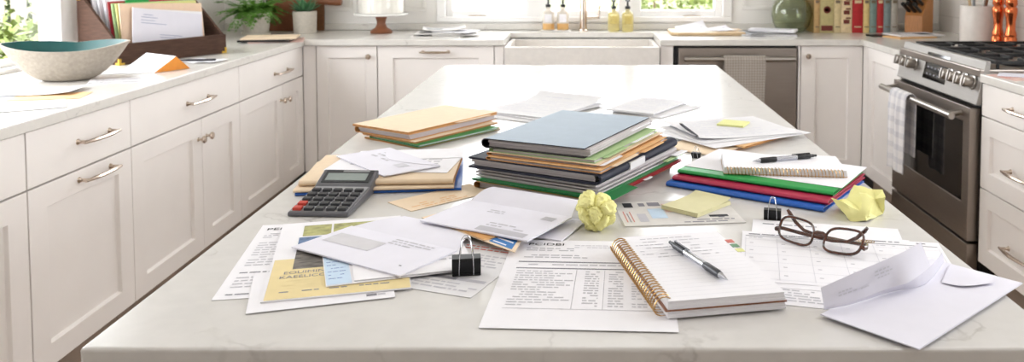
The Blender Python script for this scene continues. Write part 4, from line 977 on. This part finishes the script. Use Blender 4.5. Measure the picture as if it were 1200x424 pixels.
def binder_clip(label, x, y, z, rz, s=1.0, lean=0):
    t = thing('binder_clip', label, 'binder clip', (x, y, Z+z), rz, rx=lean); w = .018*s
    poly = [(-.0035*s, .0003), (.0035*s, .0003), (.011*s, .021*s), (.009*s, .0235*s), (-.009*s, .0235*s), (-.011*s, .021*s)]; n = len(poly)
    b = MB(); b.add([(-w, yy, zz) for yy, zz in poly]+[(w, yy, zz) for yy, zz in poly], [tuple(range(n)), tuple(range(2*n-1, n-1, -1))]+[(i, n+i, n+(i+1) % n, (i+1) % n) for i in range(n)])
    for sg in (-1, 1): b.tube([(-w, sg*.0042*s, .0018*s), (w, sg*.0042*s, .0018*s)], .0017*s, 8)
    b.build('clip_body', BLACKM, t, bevel=.0006*s)
    for sg in (-1, 1):
        P = [(-.009*s, sg*.0062*s, .0018*s), (-.009*s, sg*.0085*s, .010*s), (-.0085*s, sg*.013*s, .024*s), (-.0065*s, sg*.009*s, .036*s), (-.005*s, sg*.006*s, .045*s), (-.002*s, sg*.005*s, .0485*s), (.002*s, sg*.005*s, .0485*s), (.005*s, sg*.006*s, .045*s), (.0065*s, sg*.009*s, .036*s), (.0085*s, sg*.013*s, .024*s), (.009*s, sg*.0085*s, .010*s), (.009*s, sg*.0062*s, .0018*s)]
        MB().tube(P, .0008*s, 6).build('wire_handle', CHROME, t, smooth=50)
    return t
binder_clip('small black binder clip at the front edge of the right-middle papers', .229, 1.693, 0, R(-28), .5)
binder_clip('large black binder clip standing on the invoice between the envelopes', -.146, 1.058, .0013, R(8), 1.0)
binder_clip('black binder clip beside the plastic folders, ring raised', .292, 1.288, 0, R(-14), .72)

# ------------------------------------------------------------------ crumpled notes
def crumple(label, x, y, R0, seed, m, squash=.8):
    bm = bmesh.new(); bmesh.ops.create_icosphere(bm, subdivisions=5, radius=1); o = Vector((seed*3.1, seed*1.7, seed))
    r = random.Random(int(seed*100)); seeds = [Vector((r.gauss(0, 1), r.gauss(0, 1), r.gauss(0, 1))).normalized() for _ in range(17)]; hs = [r.uniform(.78, 1.08) for _ in seeds]
    nr = [(s+Vector((r.gauss(0, .35), r.gauss(0, .35), r.gauss(0, .35)))).normalized() for s in seeds]
    for v in bm.verts:
        d = v.co.normalized(); k = sorted(range(17), key=lambda i: -d.dot(seeds[i])); i, j = k[0], k[1]
        gap = d.dot(seeds[i])-d.dot(seeds[j])
        lobe = hs[i]*(1+.35*(d.dot(nr[i])-d.dot(seeds[i])))          # a tilted facet of paper
        fold = 1-.26*math.exp(-gap*14)                                # pinched between the facets
        crease = 1-.05*abs(noise.noise(d*5+o))/.3
        v.co = d*R0*lobe*fold*crease; v.co.z *= squash
    lo = min(v.co.z for v in bm.verts)
    for v in bm.verts: v.co.z = max(v.co.z-lo-.003, 0.0003)
    me = bpy.data.meshes.new('crumpled_paper'); bm.to_mesh(me); bm.free(); me.materials.append(m)
    me.polygons.foreach_set('use_smooth', [True]*len(me.polygons)); me.set_sharp_from_angle(angle=R(24))
    q = bpy.data.objects.new('crumpled_paper', me); COL.objects.link(q); q.location = (x, y, Z)
    return tag(q, label, 'crumpled paper')
crumple('yellow crumpled paper ball before the tall centre stack', .019, 1.245, .034, 2.3, YELLOWP, .92)
def crumpled_sheet(label, x, y, m):
    """a note crumpled into a few big folds, creased finer by subdividing and jittering each facet"""
    P = dict(A=(-.05, -.022, .0347), C=(-.0262, -.0315, .0005), D=(.001, -.0399, .0005), E=(.0381, .0033, .0005), M=(-.0153, .013, .0194), F=(.0028, .033, .0371), G=(.0027, .003, .0331), L=(-.0065, -.03, .0172),
             H=(.0187, .023, .0344), I=(.0421, .013, .0398), J=(.036, -.012, .0346), K=(.0251, -.002, .0277), N=(.0115, -.027, .0163), P=(-.0162, .04, .0005), Q=(.0399, .044, .0005), S=(-.04, -.002, .026))
    K = list(P); T = 'ALC ASL SML MGL MFG GKN GNL LND LDC NKE NED KHI KIJ GHK FHG JIE JEK AMS ACP APM MPF FPQ FQH HQI IQE'.split()
    bm = bmesh.new(); vs = {k: bm.verts.new(P[k]) for k in K}
    for t in T: bm.faces.new([vs[c] for c in t])
    bmesh.ops.subdivide_edges(bm, edges=bm.edges[:], cuts=3, use_grid_fill=True); bmesh.ops.triangulate(bm, faces=bm.faces[:])
    for v in bm.verts:
        n = noise.noise_vector(v.co*95); k = noise.noise_vector(v.co*40+Vector((5, 2, 1)))
        v.co += n*.0024+k*.0048; v.co.z = max(v.co.z, .0004)
    bmesh.ops.recalc_face_normals(bm, faces=bm.faces)
    me = bpy.data.meshes.new('crumpled_paper'); bm.to_mesh(me); bm.free(); me.materials.append(m)
    me.polygons.foreach_set('use_smooth', [True]*len(me.polygons)); me.set_sharp_from_angle(angle=R(22))
    o = bpy.data.objects.new('crumpled_paper', me); COL.objects.link(o); o.location = (x, y, Z)
    return tag(o, label, 'crumpled paper')
crumpled_sheet('half-open crumpled yellow sheet at the right edge of the island', .432, 1.312, YELLOWP)

# ------------------------------------------------------------------ calculator
ca = thing('calculator', 'grey desk calculator with dark keys and tilted display', 'calculator', (-.405, 1.384, Z), R(-3))
def wedge(b, x0, x1, poly, m=0):
    n = len(poly); b.add([(x0, y, z) for y, z in poly]+[(x1, y, z) for y, z in poly], [tuple(range(n)), tuple(range(2*n-1, n-1, -1))]+[(i, n+i, n+(i+1) % n, (i+1) % n) for i in range(n)], m); return b
wedge(MB(), -.048, .048, [(-.084, .0008), (.082, .0008), (.084, .0334), (.04, .0195), (.034, .0165), (-.082, .0075)]).build('body', CALCB, ca, bevel=.002)
fz = lambda y: .0075+(y+.082)*(.009/.116)
wedge(MB(), -.0445, .0445, [(-.079, fz(-.079)-.0005), (.033, fz(.033)-.0005), (.033, fz(.033)+.0006), (-.079, fz(-.079)+.0006)]).build('face_plate', CALCF, ca)
wz = lambda y: .0195+(y-.04)*(.0139/.044)
dz = wedge(MB(), -.041, .041, [(.044, wz(.044)), (.0805, wz(.0805)), (.0805, wz(.0805)+.0009), (.044, wz(.044)+.0009)]).build('display_bezel', KEYM, ca)
wedge(MB(), -.036, .034, [(.049, wz(.049)+.0009), (.070, wz(.070)+.0009), (.070, wz(.070)+.0014), (.049, wz(.049)+.0014)]).build('lcd', LCDM, dz)
wedge(MB(), -.012, .034, [(.074, wz(.074)+.0009), (.079, wz(.079)+.0009), (.079, wz(.079)+.0013), (.074, wz(.074)+.0013)]).build('solar_cell', FENCEG, dz)
for i in range(5):
    for j in range(5):
        x, y = -.0355+.0178*i, -.0715+.0205*j; w, h = .0068, .0066 if j < 4 else .0052
        wedge(MB(), x-w, x+w, [(y-h, fz(y-h)+.0004), (y+h, fz(y+h)+.0004), (y+h-.001, fz(y+h)+.005), (y-h+.001, fz(y-h)+.005)]).build('key', KEYR if (i == 0 and j in (0, 1)) else KEYM, ca, bevel=.001)

# ------------------------------------------------------------------ loose mail, left
def cen(FL, w, h, r):
    p = Vector(FL)+D(r)*(w/2)+D(r+90)*(h/2); return p.x, p.y
x, y = cen((-.434, .978), .2, .285, 9)
s1 = sheet('printed_letter', 'white printed letter leftmost of the front papers, below the calculator', 'letter', .2, .285, x, y, .0004, R(9), WP,
      words(-.088, -.03, .1, 3, .008, m=2, seed=101, hgt=.003)+words(-.088, -.035, .06, 10, .0098, m=2, seed=102, hgt=.0032)+words(-.088, -.02, -.055, 1, .01, seed=103, hgt=.0035)+words(-.088, -.03, -.072, 4, .0105, m=2, seed=104, hgt=.0035)+words(-.088, -.02, -.127, 1, .01, seed=105, hgt=.0035))
text('letterhead', 'PEBI', .015, s1, (-.09, .115, .0008), INKD, sx=1.2)
x, y = cen((-.378, .938), .165, .12, 17)
sheet('sheet_of_paper', 'blank white sheet with small stamp sticking out under the yellow flyer', 'paper', .165, .12, x, y, .0012, R(17), WP, [(.05, -.05, .062, -.043, 1), (.063, -.049, .072, -.045, 2)], t=.0006)
FM = [PAPER, FLYY, PHOTOG, FLYO, FLYB, INK, INKD]
x, y = cen((-.372, .966), .172, .30, 14.5)
fl = sheet('flyer', 'yellow and white flyer with a grey photograph on it', 'flyer', .172, .3, x, y, .0022, R(14.5), FM,
      [(-.083, -.148, .085, -.01, 1), (-.058, -.05, .085, .042, 2), (-.058, .047, -.022, .078, 4), (-.054, .083, -.015, .132, 3), (-.012, .047, .085, .132, 3), (.0, .085, .05, .125, 2)]
      +words(-.066, .06, -.09, 4, .008, m=1, seed=111, hgt=.001)+words(-.068, .08, -.125, 1, .01, m=5, seed=112, hgt=.003), t=.0012)
text('flyer_heading', 'EOUIMINLICOE ETT', .0125, fl, (-.068, -.067, .0019), INK)
text('flyer_heading', 'KAEELICOKEBER ETC', .0125, fl, (-.072, -.082, .0019), INK)
CM = [PAPER, CHECKB, INKB, INKL, INK]
x, y = cen((-.309, 1.009), .172, .14, 19)
sheet('cheque_sheet', 'white form with a pale blue left band on the yellow flyer', 'form', .172, .14, x, y, .0042, R(19), CM, [(-.085, -.068, -.055, .068, 1)]+words(-.082, -.06, .05, 9, .012, m=2, seed=121, hgt=.002)+words(-.045, .08, .05, 4, .012, m=3, seed=122), t=.001)
x, y = cen((-.279, 1.024), .15, .12, 17)
sheet('sheet_of_paper', 'white statement slip on top of the blue-banded form', 'paper', .15, .12, x, y, .0058, R(17), WP, words(-.06, -.045, .04, 6, .012, seed=124, hgt=.002)+words(-.03, .06, .045, 6, .012, m=2, seed=125), t=.0009)
x, y = cen((-.228, 1.037), .19, .108, 180-32-180)
p = Vector((-.395, 1.14)); q = D(-32)
x, y = (p+q*.1+D(58)*.054)
envelope('white window envelope with its flap open on the yellow flyer', .2, .108, x, y, .0070, R(-32), flap='open', flap_h=.075, taper=.32, window=(-.085, -.012, .0, .022), puff=.0006, flap_rise=.0015,
         prints=words(.0, .07, .045, 3, .008, m=2, seed=131)+[(.075, -.03, .079, -.028, 5), (-.0865, .022, .0015, .0232, 2), (-.0865, -.0132, .0015, -.012, 2), (-.0865, -.012, -.0852, .022, 2), (.0002, -.012, .0015, .022, 2)])
x, y = cen((-.211, 1.016), .14, .2, -21)
x, y = Vector((-.131, .985))-D(-21)*.075+D(69)*.095
sheet('invoice', 'white invoice with red heading lying under the large binder clip', 'invoice', .15, .19, x, y, .0004, R(-21), [PAPER3, INK, INKL, INKR, INKD], words(-.02, .07, .07, 2, .009, m=3, seed=141)+words(-.06, .07, .04, 5, .009, m=2, seed=142)+[(-.01, -.052, .03, -.044, 1), (.03, -.052, .07, -.044, 2)]+words(-.06, .07, -.06, 3, .009, m=2, seed=143), t=.0004)

# ------------------------------------------------------------------ mail pile in the middle
sheet('manila_sheet', 'pale manila sheet with a lined edge behind the middle envelopes', 'paper', .165, .07, -.235, 1.412, .0004, R(44), [MANILA, KRAFT], words(-.07, .04, -.005, 3, .01, seed=151), t=.0008)
envelope('white envelope poking out to the right under the middle envelope pile', .18, .1, -.094, 1.262, .0019, R(-22), flap='closed', t=.0018)
b = Vector((-.242, 1.266)); x, y = b+D(-45)*.108+D(45)*.05
sheet('envelope', 'manila envelope with a blue and white label in the middle pile', 'envelope', .216, .1, x, y, .0099, R(-45), [MANILA, LABELB, PAPER, INK],
      [(.05, -.046, .10, .0, 1), (.055, -.03, .095, -.026, 2), (.055, -.015, .095, -.011, 2), (.055, -.042, .085, -.039, 2)], t=.0009, shape=lambda u, v: (u-max(0, u/.108)*(v+.05)*.8, v))
b = Vector((-.216, 1.252)); x, y = b+D(-50)*.06+D(40)*.05
envelope('orange kraft envelope in the middle pile under the white one', .125, .1, x, y, .0112, R(-49), flap=None, puff=0, mats=[KRAFT, ORANGEK, INKL, INKB, INKR, INKD, INKT], prints=[(-.06, -.049, .06, -.03, 1)], t=.0012)
b = Vector((-.238, 1.236)); x, y = b+D(-29)*.0935+D(61)*.061
envelope('large white addressed envelope with open flap on top of the middle pile', .187, .122, x, y, .0136, R(-29), flap='open', flap_h=.047, taper=.12, flap_rise=.013,
         mats=[PAPER2, INK, INKL, INKB, INKR, INKD, FENCEG], prints=[(.0, -.056, .082, -.040, 2)]+words(.005, .075, -.022, 2, .009, m=2, seed=161)+words(-.03, .0, .03, 2, .009, m=2, seed=162)+[(.06, .025, .08, .042, 2)], puff=.002)

# ------------------------------------------------------------------ mailer with sticky pad
NM = [NEWSP, INK, INKD, INKR, CHECKB, PINKISH, INKL]
sheet('mailer', 'printed mailer with coloured pictures lying before the plastic folders', 'mailer', .185, .125, .150, 1.324, .0004, R(6), NM,
      [(-.08, .03, -.065, .055, 2), (-.055, .035, -.045, .052, 1), (-.04, .035, -.02, .055, 1), (-.086, -.045, -.0845, .01, 3), (-.081, -.045, -.0795, .0, 1), (-.076, -.045, -.0745, .008, 3), (-.066, -.045, -.052, -.005, 6), (-.045, -.03, -.02, .02, 4), (-.018, .0, .02, .045, 5), (.01, -.02, .04, .005, 2), (.045, -.03, .075, -.02, 2)]+words(.0, .085, -.03, 3, .01, seed=171), t=.0012)
pd = thing('sticky_note_pad', 'pale yellow sticky note pad lying on the printed mailer', 'sticky notes', (.184, 1.351, Z+.0022), R(48))
b = MB()
for q in range(4): b.box(-.048+.0004*q, .048-.0005*q, -.0345+.0003*(q % 2), .0345, .0014*q, .0014*q+.00135)
b.build('notes', YELLOWS, pd)
MB().slab(.095, .0685, lambda u, v: .0058+.005*max(0, u/.0475)**3, .0005, 10, 4).build('top_note', YELLOWS, pd, smooth=40, recalc=False)

# ------------------------------------------------------------------ bill
x, y = cen((-.112, .902), .216, .29, -3)
bl = sheet('bill', 'large white bill with a printed table under the gold-spiral notebook', 'bill', .216, .29, x, y, .0013, R(-3), WP,
      words(-.085, -.02, .112, 2, .008, m=2, seed=181)+words(-.085, .0, .085, 2, .008, m=2, seed=182)+words(-.02, .05, .125, 2, .008, m=2, seed=183, hgt=.002)
      +[(.06, .098, .10, .107, 1)]+rule(-.09, .1, .058, .0035)+words(-.085, .09, .05, 1, .008, m=2, seed=184)+rule(-.09, .1, .035, .0032)
      +words(-.088, -.012, .026, 15, .0076, m=2, seed=185, hgt=.0026, ragged=.4)
      +[q for c in (.0, .03, .058, .082) for q in words(c, c+.018, .026, 15, .0076, m=2, seed=int(200+c*1000), hgt=.0028, ragged=.1)]
      +rule(-.09, .1, -.092, .0012, 2)+[(-.012, -.092, -.0112, .03, 2), (.024, -.092, .0246, .03, 2)])
text('letterhead', 'PCIDBI', .0135, bl, (-.085, .122, .0008), INKD, sx=1.25)

# ------------------------------------------------------------------ gold spiral notebook
x, y = cen((.092, .921), .142, .222, 11.5)
nt = thing('spiral_notebook', 'open white notebook with gold spiral and handwriting in front', 'notebook', (x, y, Z+.0027), R(11.5))
b = MB(); w, h = .071, .111
for q in range(3): b.box(-w+.003, w+.001-.0006*q, -h+.0004*q, h, .0002+.0026*q, .0027+.0026*q)
b.build('lower_pages', PAPER, nt)
MB().box(-w, w+.0015, -h-.0006, h, .0082, .0098).build('divider', WOODC, nt)
b = MB()
for q in range(3): b.box(-w+.003, w-.0006*q, -h+.0005*q, h, .01+.003*q, .0129+.003*q)
b.build('upper_pages', PAPER, nt)
pg = sheet('top_page', None, None, .137, .2215, .0025, 0, .0192, 0, WP, words(-.058, .045, .097, 7, .0115, m=2, seed=191, hgt=.0026, fill=.7)+[(-.06, -.1+.0115*k, .062, -.0996+.0115*k, 6) for k in range(17)], t=.0003, parent=nt)
b = MB(); coil(b, (-w+.001, -h+.006, .0102), (-w+.001, h-.006, .0102), .0118, 26, .00085); b.build('gold_spiral', GOLD, nt, smooth=50)
for (yy, m, l) in ((.066, INKR, 'pink page flag'), (.048, LEAF2, 'green page flag'), (.03, YELLOWG, 'yellow page flag')):
    o = MB().box(w-.003, w+.007, yy-.006, yy+.006, .0196, .02).build('page_flag', m, nt); o['label'] = l
pen('grey and silver pen lying diagonally on the open spiral notebook', (.118, 1.098), (.169, .972), .0228, PENS, PENC, PENC)

# ------------------------------------------------------------------ planner sheets and glasses
b = Vector((.234, .969)); x, y = b+D(-16)*.07+D(74)*.14
sheet('sheet_of_paper', 'printed sheet lowest under the planner and the notebook', 'paper', .2, .28, x-.01, y, .0004, R(-16), WP, words(-.09, .09, -.085, 6, .008, m=2, seed=201), t=.0003)
TL = Vector((.262, 1.288)); FL = TL-D(77)*.27; x, y = cen(FL, .21, .27, -13)
s2 = sheet('sheet_of_paper', 'printed sheet behind the planner, edge beside the small binder clip', 'paper', .21, .27, x, y, .0009, R(-13), WP, words(-.09, .0, .118, 1, .008, seed=203, hgt=.004), t=.0003)
TL = Vector((.235, 1.230)); FL = TL-D(78.5)*.195; x, y = cen(FL, .27, .195, -11.5)
pl = sheet('planner', 'monthly planner sheet with ruled boxes lying under the eyeglasses', 'planner', .27, .195, x, y, .0015, R(-11.5), [PAPER, INK, INKL, YELLOWP, INKR, INKD, INKT],
      rule(-.13, .13, .078, .0022)+words(-.125, -.03, .088, 1, .01, seed=211, hgt=.004)+words(.045, .12, .091, 1, .01, seed=212, hgt=.004)
      +[q for k in range(6) for q in rule(-.13, .13, .062-.03*k, .0007, 6)]+[(-.13+.0433*k, -.09, -.1294+.0433*k, .07, 6) for k in range(7)]
      +[q for k in range(6) for q in words(-.125+.0433*k, -.1+.0433*k, .072, 1, .01, m=2, seed=220+k, hgt=.0022)]+[(-.124+.0433*k, .046-.03*j, -.119+.0433*k, .0485-.03*j, 2) for k in range(6) for j in range(5)], t=.0003)
text('planner_heading', 'UIY LAW TV A CLAINATY', .0075, pl, (-.126, .083, .0007), INK)
b = MB()
for k in range(5): b.tube([(.04+.0035*k+.0055*math.cos(a), .083+.0045*math.sin(a)*(1+.1*k), 0) for a in [2*PI*i/14 for i in range(14)]], .0006, 4, closed=True)
o = b.build('gold_emblem', GOLD, pl); o.location = (-.012, 0, .0012); o.scale = (1, 1, .3)
gl = thing('eyeglasses', 'brown tortoiseshell eyeglasses lying folded on the planner', 'eyeglasses', (.319, 1.147, Z+.0024), R(-40.8), rx=0)
tl = R(38); up = Vector((0, math.sin(tl), math.cos(tl))); X1 = Vector((1, 0, 0))
def rim(sg):
    P = []
    for k in range(28):
        a = 2*PI*k/28; ca, sa = math.cos(a), math.sin(a); e = .62
        px = math.copysign(abs(ca)**e, ca)*.0258; py = math.copysign(abs(sa)**e, sa)*.0178
        px += sg*.0012*(py/.018)
        P.append(X1*(sg*.0345+px)+up*(.0205+py+.002*(sg*px/.026)))
    return P
b = MB()
for sg in (-1, 1): b.tube(rim(sg), .0018, 8, closed=True, flat=1.3)
c0 = .0225
b.tube([X1*-.0095+up*c0, X1*-.004+up*(c0+.0025), X1*.004+up*(c0+.0025), X1*.0095+up*c0], .0026, 8)
for sg in (-1, 1): b.tube([X1*(sg*.059)+up*.018, X1*(sg*.064)+up*.017, X1*(sg*.0645)+up*.0165+Vector((0, .006, 0))], [.0026, .0034, .003], 8)
b.build('frame', TORT, gl, smooth=50)
for sg in (-1, 1):
    P = rim(sg); c = sum(P, Vector())/len(P); b = MB(); b.add([tuple(c+(p-c)*.97) for p in P], [tuple(range(len(P)))]); b.build('lens', GLASS, gl)
hz = .0165*math.cos(tl); hy = .0165*math.sin(tl)+.006
for sg, off in ((-1, .0), (1, .0075)):
    P = [(sg*.0645, hy+.0005, hz), (sg*.061, hy+.006+off, hz-.001), (sg*.03, hy+.009+off, .0095), (-sg*.012, hy+.010+off, .0085), (-sg*.034, hy+.011+off, .0115), (-sg*.047, hy+.012+off, .020), (-sg*.057, hy+.013+off, .031), (-sg*.0605, hy+.013+off, .036)]
    MB().tube(P, [.0024, .0026, .0026, .0024, .0024, .0027, .0031, .0022], 10, flat=1.0).build('temple', TORT, gl, smooth=50)

# ------------------------------------------------------------------ big open envelope, front right
ev = thing('large_envelope', 'large white envelope with its flap standing open, at the front right corner', 'envelope', (.4015, .975, Z+.0040), R(42))
w, h = .132, .0575
def puffed(u, v): return .0035*max(0, 1-(u/w)**2)*max(0, 1-(v/h)**2)
MB().slab(2*w, 2*h, lambda u, v: 0, .0004, 10, 6).build('back_panel', PAPER2, ev, recalc=False)
MB().slab(2*w-.001, 2*h-.001, lambda u, v: .0006+puffed(u, v), .0004, 16, 10).build('front_panel', PAPER2, ev, smooth=60, recalc=False)
inv = Matrix.Translation((.4015, .975, Z+.0040)) @ Matrix.Rotation(R(42), 4, 'Z'); inv = inv.inverted()
def strip(name, A, B, n=16, t=.0004, parent=ev, bow=0):
    """a smooth band of paper between two world lines"""
    def along(P, s):
        P = [Vector(p) for p in P]; k = min(int(s*(len(P)-1)), len(P)-2); f = s*(len(P)-1)-k
        p0 = P[max(k-1, 0)]; p1 = P[k]; p2 = P[k+1]; p3 = P[min(k+2, len(P)-1)]
        return .5*((2*p1)+(p2-p0)*f+(2*p0-5*p1+4*p2-p3)*f*f+(3*p1-p0-3*p2+p3)*f**3)
    m = 6; b = MB(); vs = []
    for i in range(n+1):
        a, c = along(A, i/n), along(B, i/n)
        for j in range(m+1):
            p = a.lerp(c, j/m); p.z += bow*math.sin(PI*j/m); vs.append(inv @ p)
    M = len(vs); nn = [Vector((0, 0, t))]*M
    b.add([tuple(p) for p in vs]+[tuple(p+Vector((0, -t, t*.5))) for p in vs], [])
    for i in range(n):
        for j in range(m):
            q = i*(m+1)+j; b.f.append((q, q+1, q+m+2, q+m+1)); b.m.append(0); b.f.append((M+q, M+q+m+1, M+q+m+2, M+q+1)); b.m.append(0)
    for i in range(n):
        for j in (0, m): q = i*(m+1)+j; b.f.append((q, q+m+1, M+q+m+1, M+q)); b.m.append(0)
    for j in range(m):
        for i in (0, n): q = i*(m+1)+j; b.f.append((q, q+1, M+q+1, M+q)); b.m.append(0)
    return b.build(name, PAPER2, parent, smooth=60)
SKY, LAMPW, EXPO = 8, 3, .2
LO = [(.2720, .9371, .9215), (.3094, .9524, .922), (.3639, .9847, .923), (.4136, 1.0084, .923), (.4700, 1.0880, .922)]
UP = [(.2716, .9358, .9225), (.3085, .9499, .926), (.3552, .9724, .932), (.384, .9804, .937), (.4238, 1.0195, .941), (.4563, 1.0621, .943)]
FT = [(.2662, .9317, .949), (.3076, .9489, .959), (.3549, .9734, .967), (.3830, .9930, .9695), (.4112, 1.0183, .971)]
strip('mouth_lip', LO, UP)
fp_ = strip('flap', UP[:5], FT)
b = MB(); a0, a1, c0_, c1_ = Vector(UP[0]), Vector(UP[4]), Vector(FT[0]), Vector(FT[4])
def onflap(s, q):
    n = 4; k = min(int(s*n), n-1); f = s*n-k; p = Vector(UP[k]).lerp(Vector(UP[k+1]), f).lerp(Vector(FT[k]).lerp(Vector(FT[k+1]), f), q)
    return inv @ (p+Vector((.0003, -.0022, .0003)))
for (s0, s1, q) in ((.40, .52, .72), (.40, .56, .60), (.42, .52, .48), (.12, .24, .50), (.12, .28, .38), (.30, .36, .35)):
    for i in range(4):
        u0, u1 = s0+(s1-s0)*i/4, s0+(s1-s0)*(i+.75)/4
        b.quad([onflap(u0, q), onflap(u1, q), onflap(u1, q+.05), onflap(u0, q+.05)])
b.build('handwriting', INKT, fp_, recalc=False)
strip('side_fold', [(.4719, 1.0771, .9215), (.493, 1.0561, .9215), (.5081, 1.0359, .9215)], [(.4345, 1.0105, .9242), (.4560, .9975, .9252), (.4963, 1.0115, .9235)], bow=.001)

# ------------------------------------------------------------------ garden beyond the windows
tag(MB().box(-40, 40, 5.2, 70, -.5, -.35).build('garden_lawn', LAWN), kind='structure')
tag(MB().box(-40, -2.4, -20, 5.2, -.5, -.35).build('garden_ground', LAWN), kind='structure')
tag(MB().box(-14, -2.0, 23, 25.5, -.349, -.33).build('garden_path', PATHM), kind='structure')
def bush(label, x, y, R0, H, m, n, seed, group='garden shrubs', leaf=.045):
    r = random.Random(seed); t = thing('garden_bush', label, 'shrub', (x, y, -.35), 0, group); b = MB()
    for i in range(n):
        d = Vector((r.gauss(0, 1), r.gauss(0, 1), r.gauss(0, 1))).normalized(); q = r.uniform(.55, 1.0)**.6
        lump = 1+.25*noise.noise(d*2+Vector((seed, 0, 0)))
        p = Vector((d.x*R0*q*lump, d.y*R0*q*lump, H*.55+d.z*H*.46*q*lump))
        a = Vector((r.gauss(0, 1), r.gauss(0, 1), r.gauss(0, .6))).normalized(); c = a.cross(d+Vector((.01, .2, .3))).normalized(); l = leaf*r.uniform(.6, 1.4)
        b.quad([p-a*l, p-c*l*.5, p+a*l, p+c*l*.5])
    b.build('foliage', m, t, recalc=False)
    MB().tube([(0, 0, 0), (.02, 0, H*.4), (-.02, .03, H*.7)], [.04, .03, .01], 8).build('stem', BARK, t)
bush('tall light green shrub seen through the right light of the sink window', 2.35, 11.5, 1.1, 2.3, BUSHL, 2600, 1)
bush('dark green shrub seen through the right edge of the sink window', 4.9, 12.5, 1.0, 2.5, BUSHM, 2400, 2)
bush('low green shrub seen at the left of the right window light', 1.15, 13.5, .7, 1.7, BUSHL, 1600, 3)
bush('large light green shrub below the fence outside the left window', -4.02, 6.1, .62, 1.2, BUSHL, 2600, 4)
bush('small green shrub near the sill outside the left window', -3.25, 4.95, .28, .95, BUSHL, 1600, 5)
bush('pale shrub against the fence outside the left window', -5.05, 7.2, .6, 1.2, BUSHL, 2000, 6)
bush('tall dark hedge shrub behind the fence outside the left window', -5.9, 9.7, 1.1, 3.0, BUSHM, 3000, 7)
fn = thing('garden_fence', 'pale picket fence beyond the shrubs outside the left window', 'fence', (-5, 8.2, -.35))
for k in range(26):
    x = -2.6+.21*k; b = MB(); b.prism([(x, 0), (x+.14, 0), (x+.14, .02), (x, .02)], .06, 2.5); b.build('picket', FENCEM, fn)
for z in (.4, 2.0): MB().box(-2.7, 2.7, .021, .06, z, z+.09).build('rail', FENCEM, fn)

# ------------------------------------------------------------------ light
w = bpy.data.worlds.new('World'); sc.world = w; w.use_nodes = True
nt_ = w.node_tree; bg = nt_.nodes['Background']; bg.inputs[0].default_value = (.935, .966, 1, 1); bg.inputs[1].default_value = SKY
def lamp(name, kind, loc, rot, energy, color=(1, 1, 1), size=1, size_y=None, angle=None, spread=None):
    l = bpy.data.lights.new(name, kind); l.energy = energy; l.color = color
    if kind == 'AREA':
        l.size = size
        if size_y: l.shape = 'RECTANGLE'; l.size_y = size_y
        if spread: l.spread = R(spread)
    if kind == 'SUN': l.angle = R(angle or 2)
    o = bpy.data.objects.new(name, l); COL.objects.link(o); o.location = loc; o.rotation_euler = [R(a) for a in rot]
    return o
lamp('sun', 'SUN', (0, -5, 8), (38, 0, 12), 1.5, (1, .95, .86), angle=3)
for nm, loc, rot, sx, sy in (('window_daylight', ((WX0+WX1)/2, YW+.16, (WZ0+WZ1)/2), (90, 0, 180), WX1-WX0, WZ1-WZ0), ('window_daylight', (-XW-.16, (LY0+LY1)/2, (LZ0+LZ1)/2), (90, 0, -90), LY1-LY0, LZ1-LZ0), ('window_daylight', (XW+.16, (RY0+RY1)/2, (RZ0+RZ1)/2), (90, 0, 90), RY1-RY0, RZ1-RZ0)):
    p_ = lamp(nm, 'AREA', loc, rot, 1, size=sx, size_y=sy); p_.data.cycles.is_portal = True  # portals for the sky light, the last one at the added right window
for i, (x, y) in enumerate(((-.9, .0), (.9, .0), (-.9, 1.3), (.9, 1.3))):
    lamp('fill_light', 'AREA', (x, y, ZT-.01), (0, 0, 0), LAMPW, (1, .98, .965), .4)  # unseen fill lamps added below the ceiling, no fixtures

# ------------------------------------------------------------------ camera
cd = bpy.data.cameras.new('camera'); cam = bpy.data.objects.new('camera', cd); COL.objects.link(cam)
cam.location = (0, 0, 1.315); cam.rotation_euler = (R(90-3.2), 0, 0)
cd.sensor_width = 36; cd.lens = 30; cd.shift_x = (600-682)/1200; cd.shift_y = -(212-7.3)/1200
cd.clip_start = .05; cd.clip_end = 200
cd.dof.use_dof = True; cd.dof.focus_distance = 1.3; cd.dof.aperture_fstop = 9
sc.camera = cam
sc.view_settings.view_transform = 'Standard'; sc.view_settings.look = 'None'; sc.view_settings.gamma = 1; sc.view_settings.use_curve_mapping = False
sc.view_settings.exposure = EXPO
